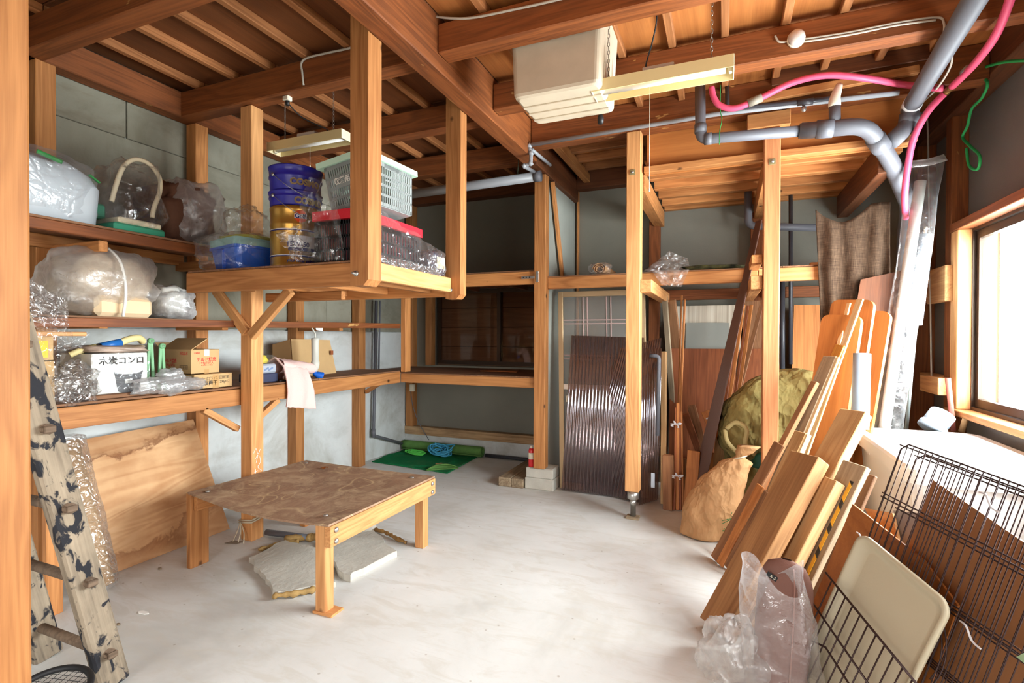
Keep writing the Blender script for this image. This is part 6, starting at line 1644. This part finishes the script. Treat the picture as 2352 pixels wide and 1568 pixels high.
GOLD = plain('gold_tin', srgb(196, 148, 70), .28, .75); DBLUE = plain('deep_blue_paint', srgb(40, 36, 150), .3, spec=.6)
pcx, pcy, pr = -2.385, 2.36, .142
def curved(name, body, size, ang, z, mat, parent, bold=0, r=None):
    r = (r or pr) + .0012
    o = text(name, body, size, Matrix.Identity(4), mat, None, bold=bold)
    for v in o.data.vertices:
        a = ang + v.co.x / r; rr = r + v.co.z
        v.co = V((rr * math.sin(a), -rr * math.cos(a), v.co.y))
    o.data.update(); M = Matrix.Translation((pcx, pcy, z)); WM[o.name] = M; o.parent = parent; o.matrix_basis = WM[parent.name].inverted() @ M
    return o
def cyl_patch(name, a0, a1, z0, z1, mat, parent, off=.0008, r=None):
    n = 16; r = (r or pr) + off; vs, fs = [], []
    for k in range(n + 1):
        a = a0 + (a1 - a0) * k / n; vs += [V((r * math.sin(a), -r * math.cos(a), z0)), V((r * math.sin(a), -r * math.cos(a), z1))]
    for k in range(n): fs.append([2 * k, 2 * k + 2, 2 * k + 3, 2 * k + 1])
    return mk(name, vs, fs, mat, parent, Matrix.Translation((pcx, pcy, 0)), True)
A0 = math.atan2(-pcx, pcy) * .95      # direction of the viewer seen from the pail
can = empty('oil_can', (pcx, pcy, ZH), 'gold metal oil can with a white label under two blue pails', 'can')
lathe('body', [(pr * .97, 0), (pr, .008), (pr, .03), (pr * .985, .034), (pr * .985, .25), (pr, .256), (pr, .268), (pr * .985, .275), (pr * .985, .335), (pr * 1.01, .345), (pr * 1.01, .365), (pr * .9, .37)], Matrix.Translation((pcx, pcy, ZH)), GOLD, can, 40)
WLAB = plain('can_label_white', srgb(226, 226, 232), .4); NAVY = plain('can_navy', srgb(34, 40, 110), .4); ORG = plain('can_orange', srgb(226, 84, 40), .4)
cyl_patch('label_panel', A0 - .25, A0 + 1.0, ZH + .125, ZH + .195, WLAB, can, .0012); cyl_patch('label_band', A0 - .25, A0 + 1.0, ZH + .105, ZH + .125, NAVY, can, .0012)
for z in (.222, .072): cyl_patch('stripe', 0, 2 * math.pi, ZH + z, ZH + z + .006, NAVY, can, .001); cyl_patch('stripe', 0, 2 * math.pi, ZH + z + .007, ZH + z + .011, WLAB, can, .001)
curved('lettering', '15W-50', .038, A0 + .12, ZH + .142, NAVY, can, .0012, pr + .001); curved('lettering', 'your local global', .024, A0 + .25, ZH + .048, NAVY, can, .0006)
def disc_on(name, ang, z, rad, mat, off):
    r = pr + off; pts = [(rad * math.cos(t), rad * math.sin(t)) for t in [i * math.pi / 12 for i in range(24)]]
    vs = [V((r * math.sin(ang + p[0] / r), -r * math.cos(ang + p[0] / r), p[1])) for p in pts]
    return mk(name, vs, [list(range(24))], mat, can, Matrix.Translation((pcx, pcy, z)))
disc_on('logo_disc', A0 + .22, ZH + .305, .036, ORG, .0016); cyl_patch('logo_bar', A0 - .02, A0 + .46, ZH + .292, ZH + .318, WLAB, can, .0022); curved('lettering', 'Gulf', .034, A0 + .2, ZH + .304, NAVY, can, .001, pr + .002)
for k, (zb, zt_, lab) in enumerate(((.371, .455, 'lower blue metal pail nested on the gold can'), (.456, .60, 'upper blue metal pail on top of the stack'))):
    pl_ = empty('metal_pail', (pcx, pcy, ZH + zb), lab, 'pail', 'stacked blue pails')
    h = zt_ - zb
    lathe('body', [(pr * .95, 0), (pr * 1.0, .006), (pr * 1.01, h * .5), (pr * 1.05, h * .55), (pr * 1.05, h * .62), (pr * 1.03, h * .66), (pr * 1.05, h - .01), (pr * 1.075, h - .008), (pr * 1.075, h - .001), (pr * 1.0, h - .001), (pr * .98, h * .7), (0, h * .68)], Matrix.Translation((pcx, pcy, ZH + zb)), DBLUE, pl_, 40)
    BRZ = MATS.get('pail_print') or plain('pail_print', srgb(150, 128, 96), .4, .4)
    curved('lettering', 'COSMO', .05, A0 + .42 + (.16 if not k else 0), ZH + zb + h * (.30 if k else .27), BRZ, pl_, .003, pr * 1.055)
    a = A0 - .9
    e0 = V((pcx + pr * 1.06 * math.sin(a), pcy - pr * 1.06 * math.cos(a), ZH + zb + h * .6)); e1 = V((pcx + pr * 1.1 * math.sin(A0 + .5), pcy - pr * 1.1 * math.cos(A0 + .5), ZH + zb + h * .6 - .13)); em = V((pcx + pr * 1.22 * math.sin(A0 - .2), pcy - pr * 1.22 * math.cos(A0 - .2), ZH + zb + h * .6 - .08))
    tube('bail_wire', spline([e0, em, e1], 8), .002, STEEL, pl_, 6); lathe('ear', [(.012, 0), (.01, .006), (0, .008)], frame_matrix(e0, V((math.cos(a), math.sin(a), 0)), V((0, 0, 1)), V((math.sin(a), -math.cos(a), 0))), STEEL, pl_, 12)

# slotted crates
BLKP = plain('black_crate_plastic', srgb(30, 30, 34), .45); REDP = plain('red_crate_plastic', srgb(214, 36, 52), .4); GRYP = plain('grey_crate_plastic', srgb(146, 152, 150), .45); MINTP = plain('mint_plastic', srgb(196, 226, 204), .45)
def slotted_wall(name, W, Hh, M, mat, parent, cols, rows, handle=True, t=.006, m=.02, gap=.45):
    """one crate wall in local XY, slots as real openings"""
    vs, fs = [], []
    def bx(x0, x1, y0, y1):
        b = len(vs); vs.extend([V((x, y, z)) for x in (x0, x1) for y in (y0, y1) for z in (0, t)])
        fs.extend([[b + i for i in f] for f in ((0, 1, 3, 2), (4, 6, 7, 5), (0, 4, 5, 1), (2, 3, 7, 6), (0, 2, 6, 4), (1, 5, 7, 3))])
    rh = (Hh - m) / rows
    for r in range(rows + 1): bx(0, W, r * rh, r * rh + m * (.7 if 0 < r < rows else 1))
    pw = (W - m) / cols
    for k in range(cols + 1):
        x = k * pw; w_ = m if k in (0, cols) else pw * gap
        bx(x if k else 0, x + w_, 0, Hh)
    if handle: bx(W * .34, W * .66, Hh * .60, Hh * .64); bx(W * .34, W * .66, Hh * .88, Hh)
    return mk(name, vs, fs, mat, parent, M)
cr = empty('folding_crate', (-1.95, 2.45, ZH), 'black slotted folding crate with a red crate inside, beside the hanger post', 'crate')
x0, x1, y0, y1 = -2.085, -1.795, 2.20, 2.80; hC = .235
slotted_wall('front_wall', x1 - x0, hC, plane_matrix((x0, y0, ZH), (1, 0, 0), (0, 0, 1)), BLKP, cr, 16, 3, gap=.62)
slotted_wall('side_wall', y1 - y0, hC, plane_matrix((x1, y0, ZH), (0, 1, 0), (0, 0, 1)), BLKP, cr, 20, 3, gap=.62)
slotted_wall('rear_wall', x1 - x0, hC, plane_matrix((x1, y1, ZH), (-1, 0, 0), (0, 0, 1)), BLKP, cr, 16, 3, gap=.62)
slotted_wall('side_wall', y1 - y0, hC, plane_matrix((x0, y1, ZH), (0, -1, 0), (0, 0, 1)), BLKP, cr, 20, 3, gap=.62)
bar('floor_panel', x0, x1, y0, y1, ZH, ZH + .008, BLKP, cr)
rc_ = empty('red_crate', (-1.95, 2.45, ZH + .01), 'red plastic crate nested in the black crate, its rim showing on top', 'crate')
boxes_mesh('body', [(x0 + .02, x1 - .02, y0 + .02, y0 + .026, ZH + .01, ZH + .24), (x0 + .02, x1 - .02, y1 - .026, y1 - .02, ZH + .01, ZH + .24), (x0 + .02, x0 + .026, y0 + .026, y1 - .026, ZH + .01, ZH + .24), (x1 - .026, x1 - .02, y0 + .026, y1 - .026, ZH + .01, ZH + .24)], REDP, rc_)
boxes_mesh('rim', [(x0 - .01, x1 + .01, y0 - .012, y0 + .03, ZH + .241, ZH + .292), (x0 - .01, x1 + .01, y1 - .03, y1 + .01, ZH + .241, ZH + .292), (x0 - .01, x0 + .03, y0 + .03, y1 - .03, ZH + .241, ZH + .292), (x1 - .03, x1 + .012, y0 + .03, y1 - .03, ZH + .241, ZH + .292)], REDP, rc_)
gb = empty('harvest_basket', (-1.93, 2.43, ZH + .30), 'grey slotted harvest basket with a mint rim, tilted on top of the red crate', 'basket')
Mb = Matrix.Translation((-2.0, 2.24, ZH + .297)) @ Matrix.Rotation(math.radians(-7), 4, 'Y') @ Matrix.Rotation(math.radians(-3), 4, 'Z')
def bw(o_, xd, yd): return Mb @ plane_matrix(o_, xd, yd)
bW, bD, bH = .255, .37, .235
slotted_wall('front_wall', bW, bH, bw((0, 0, 0), (1, 0, 0), (0, -.12, 1)), GRYP, gb, 15, 4, False, gap=.5)
slotted_wall('side_wall', bD, bH, bw((bW, 0, 0), (0, 1, 0), (.12, 0, 1)), GRYP, gb, 20, 4, True, gap=.5)
slotted_wall('rear_wall', bW, bH, bw((bW, bD, 0), (-1, 0, 0), (0, .12, 1)), GRYP, gb, 15, 4, False)
slotted_wall('side_wall', bD, bH, bw((0, bD, 0), (0, -1, 0), (-.12, 0, 1)), GRYP, gb, 20, 4, True)
def loc_boxes(name, bxs, mat):
    vs, fs = [], []
    for (a, b, c_, d, e, f_) in bxs:
        k = len(vs); vs += [V((x, y, z)) for x in (a, b) for y in (c_, d) for z in (e, f_)]
        fs += [[k + i for i in f] for f in ((0, 1, 3, 2), (4, 6, 7, 5), (0, 4, 5, 1), (2, 3, 7, 6), (0, 2, 6, 4), (1, 5, 7, 3))]
    return mk(name, vs, fs, mat, gb, Mb)
loc_boxes('rim', [(-.045, bW + .045, -.045, -.01, bH, bH + .032), (-.045, bW + .045, bD + .01, bD + .045, bH, bH + .032), (-.045, -.01, -.01, bD + .01, bH, bH + .032), (bW + .01, bW + .045, -.01, bD + .01, bH, bH + .032)], MINTP)
loc_boxes('inner_basket', [(.012, bW - .012, .012, .018, .10, bH), (.012, bW - .012, bD - .018, bD - .012, .10, bH), (.012, .018, .018, bD - .018, .10, bH), (bW - .018, bW - .012, .018, bD - .018, .10, bH)], MINTP)
loc_boxes('base', [(0, bW, 0, bD, -.004, .004)], GRYP)
text('lettering', '収穫用カゴ', .038, bw((bW * .60, -.028, bH * .60), (1, 0, 0), (0, -.12, 1)), WBOX, gb, bold=.001)
loc_boxes('name_panel', [(bW * .28, bW * .94, -.022, -.018, bH * .46, bH * .76)], GRYP)
# clear film over the crates
cf = empty('clear_film', (-1.8, 2.5, ZH), 'clear plastic film draped over the crates on the hanging shelf', 'plastic film')
film_sheet('side_drape', [(-1.715, 2.20, ZH + .015), (-1.70, 2.86, ZH + .0), (-1.765, 2.90, ZH + .20), (-1.745, 2.26, ZH + .31)], FILM_C, cf, 41, 30, 24, .035, 4)
film_sheet('front_drape', [(-2.20, 2.13, ZH + .02), (-1.84, 2.135, ZH + .01), (-1.86, 2.13, ZH + .42), (-2.06, 2.12, ZH + .46)], FILM_C, cf, 43, 26, 30, .03, 3.5)
film_sheet('front_corner', [(-2.16, 2.115, ZH + .03), (-2.08, 2.115, ZH + .02), (-2.10, 2.12, ZH + .22), (-2.27, 2.11, ZH + .17)], FILM, cf, 47, 18, 18, .03, 4)
film_sheet('lower_edge', [(-1.70, 2.25, ZH + .003), (-1.695, 2.88, ZH + .003), (-1.715, 2.88, ZH + .05), (-1.72, 2.25, ZH + .05)], FILM, cf, 53, 30, 8, .03, 5)
db_ = empty('dark_bundle', (-1.83, 2.90, ZH), 'small dark blue bundle with a paper label in clear film at the shelf corner', 'bundle')
film_blob('bundle', (-1.80, 2.92, ZH + .085), (.085, .095, .085), plain('navy_cloth', srgb(40, 46, 72), .7), db_, 3, ZH, 26, 18, .15)
rect_mark('paper_label', plane_matrix((-1.712, 2.91, ZH + .09), (.15, 1, 0), (0, 0, 1)), .08, .075, plain('label_cream', srgb(206, 196, 168), .6, mottle=.2, mscale=30), db_, .004)
film_blob('clear_film', (-1.80, 2.92, ZH + .09), (.10, .105, .10), FILM, db_, 61, ZH, 36, 22, .2)

# ================================================================ ledge shelf load (deck at 1.957)
ZL = 1.958
rp = empty('paper_roll', (-1.04, 4.6, ZL), 'small rolled brown paper on the ledge shelf left of the jack post', 'paper roll')
def spiral(u, v):
    an = u * 5 * math.pi; r = .018 + .032 * u; return V((-1.04 + r * math.cos(an) * 1.25, 4.52 + .5 * v, ZL + .052 + r * math.sin(an)))
grid('roll', 60, 6, spiral, KRAFTB, rp, thick=.002)
film_blob('wrap_end', (-1.04, 4.53, ZL + .05), (.095, .03, .05), FILM_C, rp, 5, ZL, 26, 16, .4)
lbg = empty('plastic_bag', (-.43, 4.55, ZL), 'clear plastic bag hanging over the ledge shelf right of the jack post', 'plastic bag')
film_sheet('upper_part', [(-.68, 4.60, ZL + .005), (-.28, 4.56, ZL + .005), (-.30, 4.60, ZL + .11), (-.45, 4.58, ZL + .18)], FILM_D, lbg, 3, 26, 20, .04, 4)
film_sheet('hanging_part', [(-.50, 4.462, 1.84), (-.34, 4.462, 1.82), (-.28, 4.465, 1.96), (-.58, 4.465, 1.965)], FILM_D, lbg, 5, 24, 20, .02, 4)
film_sheet('front_fold', [(-.55, 4.47, 1.955), (-.40, 4.46, 1.83), (-.36, 4.50, 2.0), (-.45, 4.56, ZL + .18)], FILM_C, lbg, 9, 20, 20, .03, 4)
pc_ = film_blob('patterned_cloth', (-.10, 4.62, ZL + .02), (.26, .10, .025), plain('patterned_cloth_mat', srgb(74, 72, 40), .9, mottle=.9, mscale=14), None, 4, ZL, 30, 12, .35); tag(pc_, 'dark patterned cloth lying on the ledge shelf right of the plastic bag', 'cloth')

# small scraps on the floor
SCRAP = plain('paper_scrap_white', srgb(236, 234, 228), .8); STONE = plain('brown_chip', srgb(128, 110, 88), .9)
for nm, px, py, r, m, lab in (('paper_scrap', 330, 1406, .022, SCRAP, 'tiny white paper scrap on the floor in front of the plywood sheet'), ('stone_chip', 367, 1306, .012, STONE, 'small brown chip on the floor near the left table leg'), ('stone_chip', 272, 1434, .010, STONE, 'dark chip on the floor right of the ladder')):
    c_ = at(px, py, z=.004)
    o = plate(nm, [(r * math.cos(a) * (1.6 if nm[0] == 'p' else 1), r * .6 * math.sin(a + .3)) for a in [k * math.pi / 3 for k in range(6)]], .004 if nm[0] == 'p' else .009, Matrix.Translation((c_.x, c_.y, .001)), m); tag(o, lab, 'scrap')
